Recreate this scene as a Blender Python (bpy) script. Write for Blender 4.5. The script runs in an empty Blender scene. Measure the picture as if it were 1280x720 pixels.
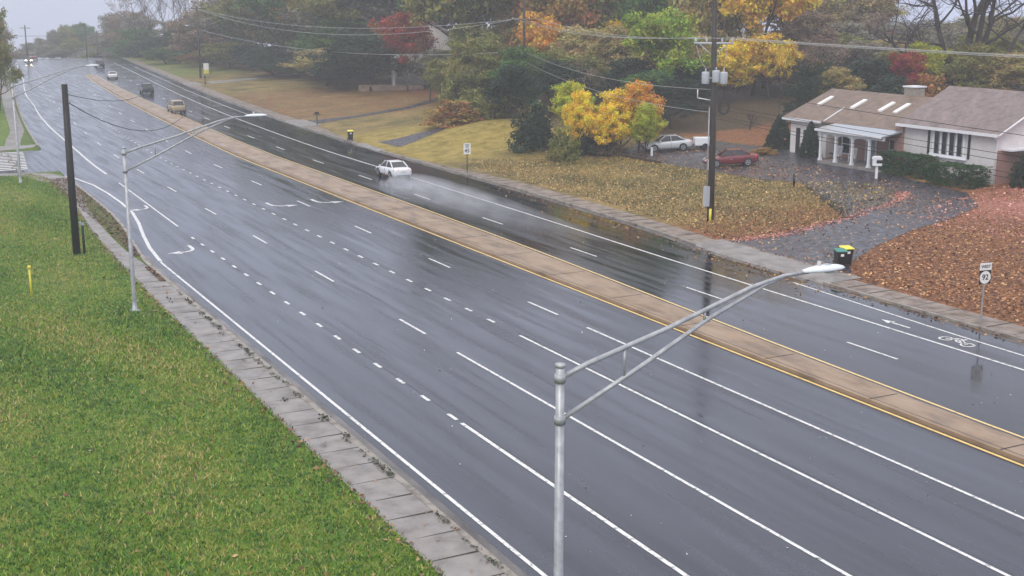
import bpy, bmesh, math, random
import numpy as np
from mathutils import Vector, Matrix
sc = bpy.context.scene
R = math.radians
# ------------------------------------------------------------------ camera
CAMH = 14.635
cd = bpy.data.cameras.new('camera'); cam = bpy.data.objects.new('camera', cd)
sc.collection.objects.link(cam); sc.camera = cam
cd.sensor_width = 36; cd.lens = 1558/1280*36; cd.clip_start = .3; cd.clip_end = 4000
cam.location = (0, 0, CAMH)
cam.rotation_euler = (R(90-12.94), 0, R(-27.664))
# ------------------------------------------------------------------ light
w = bpy.data.worlds.new('World'); sc.world = w; w.use_nodes = True
nt = w.node_tree; nt.nodes.clear()
N = nt.nodes.new; L = nt.links.new
wo = N('ShaderNodeOutputWorld'); bg = N('ShaderNodeBackground'); L(bg.outputs[0], wo.inputs[0])
tc = N('ShaderNodeTexCoord'); sp = N('ShaderNodeSeparateXYZ'); L(tc.outputs['Generated'], sp.inputs[0])
mx = N('ShaderNodeMath'); mx.operation = 'MAXIMUM'; mx.inputs[1].default_value = .03; L(sp.outputs[2], mx.inputs[0])
cb = N('ShaderNodeCombineXYZ'); L(sp.outputs[0], cb.inputs[0]); L(sp.outputs[1], cb.inputs[1]); L(mx.outputs[0], cb.inputs[2])
sky = N('ShaderNodeTexSky'); sky.sky_type = 'NISHITA'; sky.sun_disc = False
sky.sun_elevation = R(42); sky.sun_rotation = R(228); sky.dust_density = 4; L(cb.outputs[0], sky.inputs[0])
rp = N('ShaderNodeValToRGB'); L(mx.outputs[0], rp.inputs[0])          # the overcast: brighter overhead
e = rp.color_ramp.elements
e[0].position = 0; e[0].color = (.49, .555, .80, 1); e[1].position = 1; e[1].color = (1.18, 1.14, 1.08, 1)
m_ = e.new(.35); m_.color = (.78, .81, .95, 1)
nz = N('ShaderNodeTexNoise'); nz.inputs['Scale'].default_value = 2.2; nz.inputs['Detail'].default_value = 5; L(cb.outputs[0], nz.inputs[0])
mr = N('ShaderNodeMapRange'); mr.inputs[3].default_value = .86; mr.inputs[4].default_value = 1.14; L(nz.outputs[0], mr.inputs[0])
vm = N('ShaderNodeVectorMath'); vm.operation = 'SCALE'; L(rp.outputs[0], vm.inputs[0]); L(mr.outputs[0], vm.inputs['Scale'])
vs = N('ShaderNodeVectorMath'); vs.operation = 'SCALE'; vs.inputs['Scale'].default_value = 9.0; L(vm.outputs[0], vs.inputs[0])
mm = N('ShaderNodeMix'); mm.data_type = 'RGBA'; mm.inputs[0].default_value = .93; L(sky.outputs[0], mm.inputs[6]); L(vs.outputs[0], mm.inputs[7])
L(mm.outputs[2], bg.inputs[0]); bg.inputs[1].default_value = .12
sd = bpy.data.lights.new('sun', 'SUN'); so = bpy.data.objects.new('sun', sd); sc.collection.objects.link(so)
sd.energy = 1.1; sd.angle = R(25); sd.color = (1, .97, .93)
so.rotation_euler = (R(48), 0, R(-48))
sc.view_settings.view_transform = 'Standard'; sc.view_settings.look = 'None'
sc.view_settings.exposure = 0.26; sc.view_settings.gamma = 1
sc.view_settings.use_curve_mapping = False
sc.cycles.volume_bounces = 1; sc.cycles.max_bounces = 6; sc.cycles.transparent_max_bounces = 12
# ------------------------------------------------------------------ helpers
rnd = random.Random(7)
def tag(o, label=None, cat=None, group=None, kind=None):
    if label: o['label'] = label
    if cat: o['category'] = cat
    if group: o['group'] = group
    if kind: o['kind'] = kind
    return o
def empty(name, loc=(0, 0, 0), rz=0, label=None, cat=None, group=None):
    o = bpy.data.objects.new(name, None); sc.collection.objects.link(o)
    o.location = loc; o.rotation_euler = (0, 0, rz); o.empty_display_size = .2
    return tag(o, label, cat, group)
class MB:
    def __init__(s): s.v = []; s.f = []; s.m = []; s.sm = []; s.mat = 0
    def add(s, vs, fs, smooth=False):
        b = len(s.v); s.v += [tuple(p) for p in vs]
        for f in fs: s.f.append(tuple(b+i for i in f)); s.m.append(s.mat); s.sm.append(smooth)
        return s
    def box(s, x0, y0, z0, x1, y1, z1):
        vs = [(x0,y0,z0),(x1,y0,z0),(x1,y1,z0),(x0,y1,z0),(x0,y0,z1),(x1,y0,z1),(x1,y1,z1),(x0,y1,z1)]
        return s.add(vs, [(3,2,1,0),(4,5,6,7),(0,1,5,4),(1,2,6,5),(2,3,7,6),(3,0,4,7)])
    def quad(s, a, b, c, d): return s.add([a,b,c,d], [(0,1,2,3)])
    def hexa(s, p): return s.add(p, [(3,2,1,0),(4,5,6,7),(0,1,5,4),(1,2,6,5),(2,3,7,6),(3,0,4,7)])
    def tube(s, pts, rad, n=8, cap=True):
        pts = [Vector(p) for p in pts]
        if not hasattr(rad, '__len__'): rad = [rad]*len(pts)
        vs = []; up = None
        for i, p in enumerate(pts):
            d = (pts[min(i+1, len(pts)-1)]-pts[max(i-1, 0)]).normalized()
            if up is None: up = Vector((0,0,1)) if abs(d.z) < .9 else Vector((1,0,0))
            a = d.cross(up).normalized(); b = a.cross(d).normalized(); up = b
            for k in range(n):
                t = 2*math.pi*k/n; vs.append(p+a*math.cos(t)*rad[i]+b*math.sin(t)*rad[i])
        fs = []
        for i in range(len(pts)-1):
            for k in range(n): fs.append((i*n+k, i*n+(k+1)%n, (i+1)*n+(k+1)%n, (i+1)*n+k))
        s.add(vs, fs, True)
        if cap:
            b = len(s.v)-len(vs); s.f.append(tuple(b+k for k in range(n))[::-1]); s.m.append(s.mat); s.sm.append(False)
            s.f.append(tuple(b+(len(pts)-1)*n+k for k in range(n))); s.m.append(s.mat); s.sm.append(False)
        return s
    def lathe(s, prof, c=(0,0,0), n=16):
        vs = []
        for r, z in prof:
            for k in range(n):
                t = 2*math.pi*k/n; vs.append((c[0]+r*math.cos(t), c[1]+r*math.sin(t), c[2]+z))
        fs = [(i*n+k, i*n+(k+1)%n, (i+1)*n+(k+1)%n, (i+1)*n+k) for i in range(len(prof)-1) for k in range(n)]
        return s.add(vs, fs, True)
    def poly(s, pts, z):
        return s.add([(p[0], p[1], z) for p in pts], [tuple(range(len(pts)))])
    def prism(s, pts, a, b, axis='y'):
        n = len(pts)
        if axis == 'y': vs = [(p[0], a, p[1]) for p in pts]+[(p[0], b, p[1]) for p in pts]
        elif axis == 'x': vs = [(a, p[0], p[1]) for p in pts]+[(b, p[0], p[1]) for p in pts]
        else: vs = [(p[0], p[1], a) for p in pts]+[(p[0], p[1], b) for p in pts]
        return s.add(vs, [tuple(range(n))[::-1], tuple(range(n, 2*n))]+[(i, (i+1)%n, (i+1)%n+n, i+n) for i in range(n)])
    def build(s, name, mat, parent=None, bevel=0, sub=0, fix=True):
        me = bpy.data.meshes.new(name); me.from_pydata(s.v, [], s.f)
        mats = mat if isinstance(mat, (list, tuple)) else [mat]
        for m in mats: me.materials.append(m)
        me.polygons.foreach_set('use_smooth', s.sm); me.polygons.foreach_set('material_index', s.m)
        if fix and len(s.f) < 20000:
            bm = bmesh.new(); bm.from_mesh(me); bmesh.ops.recalc_face_normals(bm, faces=bm.faces); bm.to_mesh(me); bm.free()
        o = bpy.data.objects.new(name, me); sc.collection.objects.link(o)
        if parent: o.parent = parent
        if bevel:
            b = o.modifiers.new('b', 'BEVEL'); b.width = bevel; b.segments = 2; b.limit_method = 'ANGLE'
        if sub:
            b = o.modifiers.new('s', 'SUBSURF'); b.levels = sub; b.render_levels = sub
        return o
def build_each(mb, name, mat, parent=None, **k):
    """every loose piece of the builder becomes an object of its own"""
    par = list(range(len(mb.v)))
    def find(a):
        while par[a] != a: par[a] = par[par[a]]; a = par[a]
        return a
    for f in mb.f:
        r = find(f[0])
        for q in f[1:]: par[find(q)] = r
    groups = {}
    for i, f in enumerate(mb.f): groups.setdefault(find(f[0]), []).append(i)
    out = []
    for g in groups.values():
        m = MB(); mp = {}
        for i in g:
            f = []
            for q in mb.f[i]:
                if q not in mp: mp[q] = len(m.v); m.v.append(mb.v[q])
                f.append(mp[q])
            m.f.append(tuple(f)); m.m.append(mb.m[i]); m.sm.append(mb.sm[i])
        out.append(m.build(name, mat, parent, **k))
    return out
def copy_tree(o, parent=None):
    c = o.copy(); sc.collection.objects.link(c); c.parent = parent
    for ch in [x for x in o.children]: copy_tree(ch, c)
    return c
def struct(o): o['kind'] = 'structure'; return o
# ------------------------------------------------------------------ materials
def pbr(name, col, rough=.6, metal=0, spec=.5, coat=0, emit=None):
    m = bpy.data.materials.new(name); m.use_nodes = True
    p = m.node_tree.nodes['Principled BSDF']
    p.inputs['Base Color'].default_value = (*col, 1); p.inputs['Roughness'].default_value = rough
    p.inputs['Metallic'].default_value = metal; p.inputs['Specular IOR Level'].default_value = spec
    p.inputs['Coat Weight'].default_value = coat
    if emit: p.inputs['Emission Color'].default_value = (*emit[:3], 1); p.inputs['Emission Strength'].default_value = emit[3]
    return m
def nz_mat(name, cols, scale=(1,1,1), ns=2.0, detail=6, rough=(.4,.7), bump=.0, bscale=20, pos=(.35,.65), spec=.5, coat=0, coord='Object', dist=.05):
    """noise-mottled surface: cols = list of colours along the noise"""
    m = bpy.data.materials.new(name); m.use_nodes = True; t = m.node_tree; p = t.nodes['Principled BSDF']
    n = t.nodes.new; l = t.links.new
    tc = n('ShaderNodeTexCoord'); mp = n('ShaderNodeMapping'); mp.inputs['Scale'].default_value = scale; l(tc.outputs[coord], mp.inputs[0])
    a = n('ShaderNodeTexNoise'); a.inputs['Scale'].default_value = ns; a.inputs['Detail'].default_value = detail; a.inputs['Roughness'].default_value = .62; l(mp.outputs[0], a.inputs[0])
    r = n('ShaderNodeValToRGB'); l(a.outputs[0], r.inputs[0]); el = r.color_ramp.elements
    k = len(cols)
    for i, c in enumerate(cols):
        ps = pos[0]+(pos[1]-pos[0])*i/max(1, k-1)
        if i == 0: q = el[0]; q.position = ps
        elif i == k-1: q = el[-1]; q.position = ps
        else: q = el.new(ps)
        q.color = (*c, 1)
    l(r.outputs[0], p.inputs['Base Color'])
    b = n('ShaderNodeTexNoise'); b.inputs['Scale'].default_value = ns*.7; b.inputs['Detail'].default_value = 4; l(mp.outputs[0], b.inputs[0])
    g = n('ShaderNodeMapRange'); g.inputs[1].default_value = .3; g.inputs[2].default_value = .7; g.inputs[3].default_value = rough[0]; g.inputs[4].default_value = rough[1]; l(b.outputs[0], g.inputs[0]); l(g.outputs[0], p.inputs['Roughness'])
    p.inputs['Specular IOR Level'].default_value = spec; p.inputs['Coat Weight'].default_value = coat
    if bump:
        c = n('ShaderNodeTexNoise'); c.inputs['Scale'].default_value = bscale; c.inputs['Detail'].default_value = 4; l(tc.outputs[coord], c.inputs[0])
        u = n('ShaderNodeBump'); u.inputs['Strength'].default_value = bump; u.inputs['Distance'].default_value = dist; l(c.outputs[0], u.inputs['Height']); l(u.outputs[0], p.inputs['Normal'])
    return m
M = {}
M['white_paint'] = nz_mat('white_paint', [(.10,.10,.11),(.52,.52,.52),(.74,.74,.74)], ns=5, detail=12, rough=(.25,.5), pos=(.33,.50))
M['yellow_paint'] = nz_mat('yellow_paint', [(.45,.30,.10),(.80,.56,.18),(.85,.62,.25)], ns=3, detail=10, rough=(.25,.5), pos=(.3,.5))
M['concrete'] = nz_mat('concrete', [(.16,.145,.135),(.24,.22,.21),(.29,.265,.25)], ns=1.2, detail=9, rough=(.3,.6), bump=.3, bscale=30, dist=.01)
M['pave_right'] = nz_mat('leaf_stained_concrete', [(.10,.07,.05),(.22,.165,.13),(.30,.24,.20)], ns=1.3, detail=9, rough=(.3,.6), bump=.3, bscale=30, dist=.01)
M['curb'] = nz_mat('curb', [(.13,.11,.09),(.27,.24,.21),(.34,.31,.27)], ns=1.5, detail=9, rough=(.35,.6), bump=.3, bscale=30, dist=.01)
M['gutter'] = nz_mat('gutter_concrete_kerb_shade', [(.05,.045,.042),(.11,.10,.092),(.17,.155,.14)], scale=(1,.3,1), ns=1.5, detail=9, rough=(.2,.45))  # concrete with the kerb's shade put into its darker colour
M['median'] = nz_mat('median', [(.17,.115,.07),(.30,.205,.13),(.36,.26,.175)], scale=(1,.35,1), ns=1.1, detail=9, rough=(.3,.55), bump=.3, bscale=25, dist=.01)
M['joint'] = nz_mat('joint', [(.015,.012,.01),(.05,.045,.03)], ns=9, rough=(.6,.9))
M['galv'] = nz_mat('galvanised', [(.30,.31,.33),(.45,.46,.48)], ns=5, rough=(.35,.55))
M['galv'].node_tree.nodes['Principled BSDF'].inputs['Metallic'].default_value = .35
M['lamp'] = pbr('lamp_housing', (.72,.76,.80), .3)
M['lens'] = pbr('lamp_lens', (.45,.48,.5), .15)
M['blackpole'] = nz_mat('tarred_wood', [(.006,.006,.007),(.02,.018,.017)], scale=(4,4,.3), ns=6, rough=(.4,.7), bump=.4, bscale=20)
M['pole'] = nz_mat('weathered_wood', [(.022,.018,.016),(.06,.05,.044)], scale=(5,5,.3), ns=6, rough=(.5,.8), bump=.4, bscale=20)
M['bark'] = nz_mat('bark', [(.015,.012,.010),(.055,.043,.036)], scale=(3,3,.5), ns=5, rough=(.7,.9), bump=.6, bscale=9)
M['wire'] = pbr('cable', (.012,.012,.013), .5)
M['wire_pale'] = pbr('aluminium_cable', (.50,.50,.50), .4, .3)
M['ceramic'] = pbr('grey_ceramic', (.5,.52,.55), .3)
M['can'] = pbr('transformer_paint', (.42,.45,.48), .35)
M['black'] = pbr('black_plastic', (.012,.012,.014), .35)
M['rubber'] = pbr('rubber', (.018,.018,.018), .7)
M['rim'] = pbr('alloy', (.45,.46,.48), .3, .7)
M['glass'] = pbr('dark_glass', (.012,.016,.02), .06, 0, .8)
M['glass_light'] = pbr('pale_glass', (.30,.33,.36), .08, 0, .8)
M['silver'] = pbr('silver_paint', (.58,.60,.62), .28, .25, .5, .6)
M['whitecar'] = pbr('white_car_paint', (.75,.76,.78), .28, 0, .5, .6)
M['navy'] = pbr('dark_car_paint', (.012,.014,.022), .25, 0, .5, .6)
M['tancar'] = pbr('beige_car_paint', (.42,.33,.22), .3, .2, .5, .6)
M['redcar'] = pbr('maroon_car_paint', (.16,.014,.022), .25, 0, .5, .7)
M['taillight'] = pbr('tail_lamp', (.35,.02,.03), .2, emit=(1,.08,.08,.5))
M['headlamp'] = pbr('headlamp_lens', (.7,.7,.7), .1)
M['headlit'] = pbr('lit_headlamp', (1,.9,.7), .1, emit=(1,.86,.6,28))
M['signwhite'] = pbr('sign_white', (.78,.78,.76), .4)
M['signyellow'] = pbr('sign_yellow', (.7,.62,.08), .4)
M['signblack'] = pbr('sign_black', (.01,.01,.01), .5)
M['yellowplastic'] = pbr('yellow_plastic', (.75,.65,.06), .45)
M['limelid'] = pbr('yellow_lid', (.80,.72,.05), .4)
M['teallid'] = pbr('teal_lid', (.03,.22,.17), .4)
M['white'] = pbr('white_trim', (.74,.75,.78), .45)
M['brick'] = None
M['fabric'] = pbr('dark_wood', (.05,.03,.02), .6)
M['chimney'] = nz_mat('chimney_stone', [(.22,.20,.17),(.33,.30,.26)], ns=5, rough=(.6,.8))
# wet asphalt ---------------------------------------------------------------
def asphalt(name, lo, hi, r0, r1, sc_=(1.3,.07,1), spec=.55, bump=.10):
    m = bpy.data.materials.new(name); m.use_nodes = True; t = m.node_tree; p = t.nodes['Principled BSDF']
    n = t.nodes.new; l = t.links.new
    tc = n('ShaderNodeTexCoord')
    mp = n('ShaderNodeMapping'); mp.inputs['Scale'].default_value = sc_; l(tc.outputs['Object'], mp.inputs[0])
    a = n('ShaderNodeTexNoise'); a.inputs['Scale'].default_value = .9; a.inputs['Detail'].default_value = 7; a.inputs['Roughness'].default_value = .6; l(mp.outputs[0], a.inputs[0])
    r = n('ShaderNodeMix'); r.data_type = 'RGBA'; r.inputs[6].default_value = (*lo, 1); r.inputs[7].default_value = (*hi, 1)
    q = n('ShaderNodeMapRange'); q.inputs[1].default_value = .32; q.inputs[2].default_value = .68; l(a.outputs[0], q.inputs[0]); l(q.outputs[0], r.inputs[0])
    fn = n('ShaderNodeTexNoise'); fn.inputs['Scale'].default_value = 14; fn.inputs['Detail'].default_value = 4; l(tc.outputs['Object'], fn.inputs[0])
    q3 = n('ShaderNodeMapRange'); q3.inputs[1].default_value = .3; q3.inputs[2].default_value = .7; q3.inputs[3].default_value = .8; q3.inputs[4].default_value = 1.2; l(fn.outputs[0], q3.inputs[0])
    v = n('ShaderNodeVectorMath'); v.operation = 'SCALE'; l(r.outputs[2], v.inputs[0]); l(q3.outputs[0], v.inputs['Scale']); l(v.outputs[0], p.inputs['Base Color'])
    b = n('ShaderNodeTexNoise'); b.inputs['Scale'].default_value = 1.3; b.inputs['Detail'].default_value = 6; b.inputs['Roughness'].default_value = .6
    mp2 = n('ShaderNodeMapping'); mp2.inputs['Scale'].default_value = sc_; mp2.inputs['Location'].default_value = (31, 4, 0); l(tc.outputs['Object'], mp2.inputs[0]); l(mp2.outputs[0], b.inputs[0])
    q2 = n('ShaderNodeMapRange'); q2.inputs[1].default_value = .35; q2.inputs[2].default_value = .65; q2.inputs[3].default_value = r0; q2.inputs[4].default_value = r1; l(b.outputs[0], q2.inputs[0]); l(q2.outputs[0], p.inputs['Roughness'])
    bn = n('ShaderNodeTexNoise'); bn.inputs['Scale'].default_value = 7; bn.inputs['Detail'].default_value = 3; l(tc.outputs['Object'], bn.inputs[0])
    u = n('ShaderNodeBump'); u.inputs['Strength'].default_value = bump; u.inputs['Distance'].default_value = .01; l(bn.outputs[0], u.inputs['Height']); l(u.outputs[0], p.inputs['Normal'])
    p.inputs['Specular IOR Level'].default_value = spec
    return m
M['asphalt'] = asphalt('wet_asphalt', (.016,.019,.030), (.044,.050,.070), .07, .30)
M['asphalt_tree_reflection'] = asphalt('wet_asphalt_tree_reflection', (.008,.009,.012), (.022,.023,.029), .03, .24, bump=.05)  # wet asphalt, base colour darkened to stand in for reflected dark trees
M['driveway'] = asphalt('wet_driveway', (.022,.021,.030), (.055,.05,.062), .2, .55, (1.6,1.6,1.6), bump=.2)
# ground ----------------------------------------------------------------
def ground_mat():
    m = bpy.data.materials.new('ground_cover'); m.use_nodes = True; t = m.node_tree; p = t.nodes['Principled BSDF']
    n = t.nodes.new; l = t.links.new
    tc = n('ShaderNodeTexCoord'); s = n('ShaderNodeSeparateXYZ'); l(tc.outputs['Object'], s.inputs[0])
    def noise(scale, det=6, rough=.6, off=0):
        a = n('ShaderNodeTexNoise'); a.inputs['Scale'].default_value = scale; a.inputs['Detail'].default_value = det; a.inputs['Roughness'].default_value = rough
        mp = n('ShaderNodeMapping'); mp.inputs['Location'].default_value = (off, off*1.7, 0); l(tc.outputs['Object'], mp.inputs[0]); l(mp.outputs[0], a.inputs[0]); return a.outputs[0]
    def ramp(src, stops):
        r = n('ShaderNodeValToRGB'); l(src, r.inputs[0]); el = r.color_ramp.elements
        el[0].position, el[0].color = stops[0][0], (*stops[0][1], 1); el[1].position, el[1].color = stops[-1][0], (*stops[-1][1], 1)
        for a, c in stops[1:-1]: q = el.new(a); q.color = (*c, 1)
        return r.outputs[0]
    def mix(f, a, b):
        r = n('ShaderNodeMix'); r.data_type = 'RGBA'; l(f, r.inputs[0]); l(a, r.inputs[6]); l(b, r.inputs[7]); return r.outputs[2]
    def mrange(src, a, b, c=0, d=1):
        r = n('ShaderNodeMapRange'); r.inputs[1].default_value = a; r.inputs[2].default_value = b; r.inputs[3].default_value = c; r.inputs[4].default_value = d; r.interpolation_type = 'SMOOTHSTEP'; l(src, r.inputs[0]); return r.outputs[0]
    def math_(op, a, b):
        r = n('ShaderNodeMath'); r.operation = op
        for i, x in enumerate((a, b)):
            if isinstance(x, (int, float)): r.inputs[i].default_value = x
            else: l(x, r.inputs[i])
        return r.outputs[0]
    fine = noise(3.5, 8, .75); big = noise(.25, 5, .6, 13); mid = noise(.9, 6, .65, 40)
    green = ramp(math_('ADD', math_('MULTIPLY', fine, .65), math_('MULTIPLY', mid, .35)), [(.36,(.02,.05,.008)),(.46,(.07,.14,.014)),(.52,(.12,.20,.02)),(.60,(.22,.22,.045)),(.66,(.30,.25,.10))])
    brown = ramp(math_('ADD', math_('MULTIPLY', fine, .6), math_('MULTIPLY', big, .4)), [(.40,(.05,.045,.014)),(.48,(.16,.125,.035)),(.55,(.27,.19,.06)),(.63,(.42,.27,.12))])
    ygreen = ramp(mid, [(.35,(.17,.13,.022)),(.5,(.29,.22,.042)),(.65,(.37,.27,.08))])
    litter = ramp(noise(5, 9, .8, 3), [(.38,(.025,.014,.010)),(.48,(.13,.05,.02)),(.55,(.32,.13,.045)),(.64,(.50,.26,.11))])
    pink = ramp(noise(5, 9, .8, 9), [(.38,(.12,.04,.03)),(.5,(.42,.17,.13)),(.62,(.55,.30,.24))])
    w_ = math_('MULTIPLY', math_('SUBTRACT', big, .5), 16.)
    Y = math_('ADD', s.outputs[1], w_); X = math_('ADD', s.outputs[0], math_('MULTIPLY', w_, .5))
    # right verge, by distance along the road
    c = mix(mrange(Y, 62, 74), litter, brown)
    c = mix(mrange(Y, 100, 108), c, ygreen)
    c = mix(mrange(Y, 128, 136), c, brown)
    pinkz = mix(mrange(mid, .4, .6), brown, litter)
    c = mix(mrange(Y, 146, 156), c, pinkz)
    c = mix(mrange(Y, 190, 205), c, brown)
    c = mix(math_('MULTIPLY', mrange(Y, 240, 262), .6), c, green)
    woods = ramp(noise(3, 8, .75, 21), [(.38,(.02,.016,.008)),(.5,(.06,.042,.02)),(.62,(.14,.08,.035))])
    c = mix(mrange(X, 71, 75), c, litter)
    yard = math_('MAXIMUM', mrange(X, 102, 108), mrange(Y, 134, 142))
    yard = math_('MULTIPLY', yard, mrange(X, 76, 80))
    c = mix(yard, c, woods)
    c = mix(math_('MULTIPLY', mrange(X, 62, 66), math_('MULTIPLY', mrange(Y, 102, 106), math_('SUBTRACT', 1, mrange(Y, 140, 148)))), c, woods)
    c = mix(math_('MULTIPLY', mrange(X, 62, 70), math_('SUBTRACT', 1, mrange(Y, 56, 66))), c, pink)
    c = mix(mrange(s.outputs[0], 20, 21), green, c)
    l(c, p.inputs['Base Color']); p.inputs['Roughness'].default_value = .7; p.inputs['Specular IOR Level'].default_value = .25
    u = n('ShaderNodeBump'); u.inputs['Strength'].default_value = .8; u.inputs['Distance'].default_value = .12; l(noise(4, 8, .7, 5), u.inputs['Height']); l(u.outputs[0], p.inputs['Normal'])
    return m
M['ground'] = ground_mat()
def leaf_mat(name, trans=.25, rough=.6):
    m = bpy.data.materials.new(name); m.use_nodes = True; t = m.node_tree; p = t.nodes['Principled BSDF']
    n = t.nodes.new; l = t.links.new
    oi = n('ShaderNodeObjectInfo'); at = n('ShaderNodeAttribute'); at.attribute_name = 'v'
    hs = n('ShaderNodeHueSaturation'); l(oi.outputs['Color'], hs.inputs['Color'])
    a = n('ShaderNodeSeparateXYZ'); l(at.outputs['Vector'], a.inputs[0])
    q = n('ShaderNodeMapRange'); q.inputs[3].default_value = .455; q.inputs[4].default_value = .585; l(a.outputs[0], q.inputs[0]); l(q.outputs[0], hs.inputs['Hue'])
    q = n('ShaderNodeMapRange'); q.inputs[3].default_value = .3; q.inputs[4].default_value = 2.2; l(a.outputs[1], q.inputs[0]); l(q.outputs[0], hs.inputs['Value'])
    l(hs.outputs[0], p.inputs['Base Color']); p.inputs['Roughness'].default_value = rough; p.inputs['Specular IOR Level'].default_value = .3
    tr = n('ShaderNodeBsdfTranslucent'); l(hs.outputs[0], tr.inputs[0]); mx = n('ShaderNodeMixShader'); mx.inputs[0].default_value = trans
    l(p.outputs[0], mx.inputs[1]); l(tr.outputs[0], mx.inputs[2]); l(mx.outputs[0], t.nodes['Material Output'].inputs[0])
    return m
M['leaf'] = leaf_mat('foliage')
def litter_mat():
    m = bpy.data.materials.new('dead_leaves'); m.use_nodes = True; t = m.node_tree; p = t.nodes['Principled BSDF']
    n = t.nodes.new; l = t.links.new
    at = n('ShaderNodeAttribute'); at.attribute_name = 'col'; l(at.outputs['Color'], p.inputs['Base Color'])
    p.inputs['Roughness'].default_value = .45
    return m
M['litter'] = litter_mat()
def band_mat(name, base, dark, scale, rough=.6, axis=2, frac=.08, noise=.12):
    """horizontal bands (clapboard, shingle courses)"""
    m = bpy.data.materials.new(name); m.use_nodes = True; t = m.node_tree; p = t.nodes['Principled BSDF']
    n = t.nodes.new; l = t.links.new
    tc = n('ShaderNodeTexCoord'); s = n('ShaderNodeSeparateXYZ'); l(tc.outputs['Object'], s.inputs[0])
    a = n('ShaderNodeMath'); a.operation = 'MULTIPLY'; a.inputs[1].default_value = scale; l(s.outputs[axis], a.inputs[0])
    b = n('ShaderNodeMath'); b.operation = 'FRACT'; l(a.outputs[0], b.inputs[0])
    c = n('ShaderNodeMath'); c.operation = 'LESS_THAN'; c.inputs[1].default_value = frac; l(b.outputs[0], c.inputs[0])
    x = n('ShaderNodeMix'); x.data_type = 'RGBA'; x.inputs[6].default_value = (*base, 1); x.inputs[7].default_value = (*dark, 1); l(c.outputs[0], x.inputs[0])
    z = n('ShaderNodeTexNoise'); z.inputs['Scale'].default_value = 1.6; z.inputs['Detail'].default_value = 9; z.inputs['Roughness'].default_value = .7; l(tc.outputs['Object'], z.inputs[0])
    q = n('ShaderNodeMapRange'); q.inputs[1].default_value = .3; q.inputs[2].default_value = .7; q.inputs[3].default_value = 1-noise*2; q.inputs[4].default_value = 1+noise*2; l(z.outputs[0], q.inputs[0])
    v = n('ShaderNodeVectorMath'); v.operation = 'SCALE'; l(x.outputs[2], v.inputs[0]); l(q.outputs[0], v.inputs['Scale']); l(v.outputs[0], p.inputs['Base Color'])
    p.inputs['Roughness'].default_value = rough
    u = n('ShaderNodeBump'); u.inputs['Strength'].default_value = .5; u.inputs['Distance'].default_value = .02; l(b.outputs[0], u.inputs['Height']); l(u.outputs[0], p.inputs['Normal'])
    return m
M['siding'] = band_mat('clapboard', (.70,.665,.65), (.48,.45,.44), 6.5, .5, noise=.06)
M['shingle'] = band_mat('roof_shingles', (.20,.155,.15), (.13,.10,.10), 7, .55, noise=.22)
M['shingle_brown'] = band_mat('brown_roof_shingles', (.18,.125,.095), (.11,.08,.065), 7, .55, noise=.22)
def brick_mat():
    m = bpy.data.materials.new('brick'); m.use_nodes = True; t = m.node_tree; p = t.nodes['Principled BSDF']
    n = t.nodes.new; l = t.links.new
    tc = n('ShaderNodeTexCoord'); s = n('ShaderNodeSeparateXYZ'); l(tc.outputs['Object'], s.inputs[0])
    a = n('ShaderNodeMath'); a.operation = 'ADD'; l(s.outputs[0], a.inputs[0]); l(s.outputs[1], a.inputs[1])
    c = n('ShaderNodeCombineXYZ'); l(a.outputs[0], c.inputs[0]); l(s.outputs[2], c.inputs[1])
    b = n('ShaderNodeTexBrick'); b.inputs['Scale'].default_value = 4.5; b.inputs['Color1'].default_value = (.27,.105,.08,1); b.inputs['Color2'].default_value = (.36,.17,.13,1); b.inputs['Mortar'].default_value = (.35,.30,.27,1); b.inputs['Mortar Size'].default_value = .03
    l(c.outputs[0], b.inputs[0]); l(b.outputs[0], p.inputs['Base Color']); p.inputs['Roughness'].default_value = .7
    return m
M['brick'] = brick_mat()
# ------------------------------------------------------------------ layout of the road (s = distance to the right of the camera's foot, Y = along the road)
def interp(tab, y):
    n = len(tab)
    if y <= tab[0][0]: return tab[0][1]
    if y >= tab[-1][0]: return tab[-1][1]
    i = 0
    while tab[i+1][0] < y: i += 1
    sl = lambda k: (tab[k+1][1]-tab[k][1])/(tab[k+1][0]-tab[k][0])
    def tan(k):                                   # monotone cubic: smooth curves without overshoot
        if k == 0: return sl(0)
        if k == n-1: return sl(n-2)
        a, b = sl(k-1), sl(k)
        return 0 if a*b <= 0 else 2*a*b/(a+b)
    h = tab[i+1][0]-tab[i][0]; t = (y-tab[i][0])/h
    return (2*t**3-3*t*t+1)*tab[i][1]+(t**3-2*t*t+t)*h*tan(i)+(3*t*t-2*t**3)*tab[i+1][1]+(t**3-t*t)*h*tan(i+1)
CT = [(0,0),(115,0),(132,.45),(150,1.3),(180,3.2),(212,5.8),(262,10.6),(330,17),(400,25),(600,50),(1300,140)]
def c(y): return interp(CT, y)
RCT = [(-60,44.7),(57,44.6),(66,45.4),(88,46.2),(140,46.2),(1300,46.2)]
LET = [(-60,13.95),(70,13.95),(79,14.6),(84,15.05),(92,15.4),(114,15.5),(136,15.9),(157,16.2),(212,17.0),(300,17.5),(1300,17.5)]
def rc(y): return interp(RCT, y)
def le(y): return interp(LET, y)
def drop(y):
    if y < 335: return 0.0
    if y < 390: return -.0006*(y-335)**2
    return -.0006*55**2-.066*(y-390)
def nz2(x, y): return math.sin(x*.21+1.3)*math.cos(y*.17)*.5+math.sin(x*.07+y*.09)*.5
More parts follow.
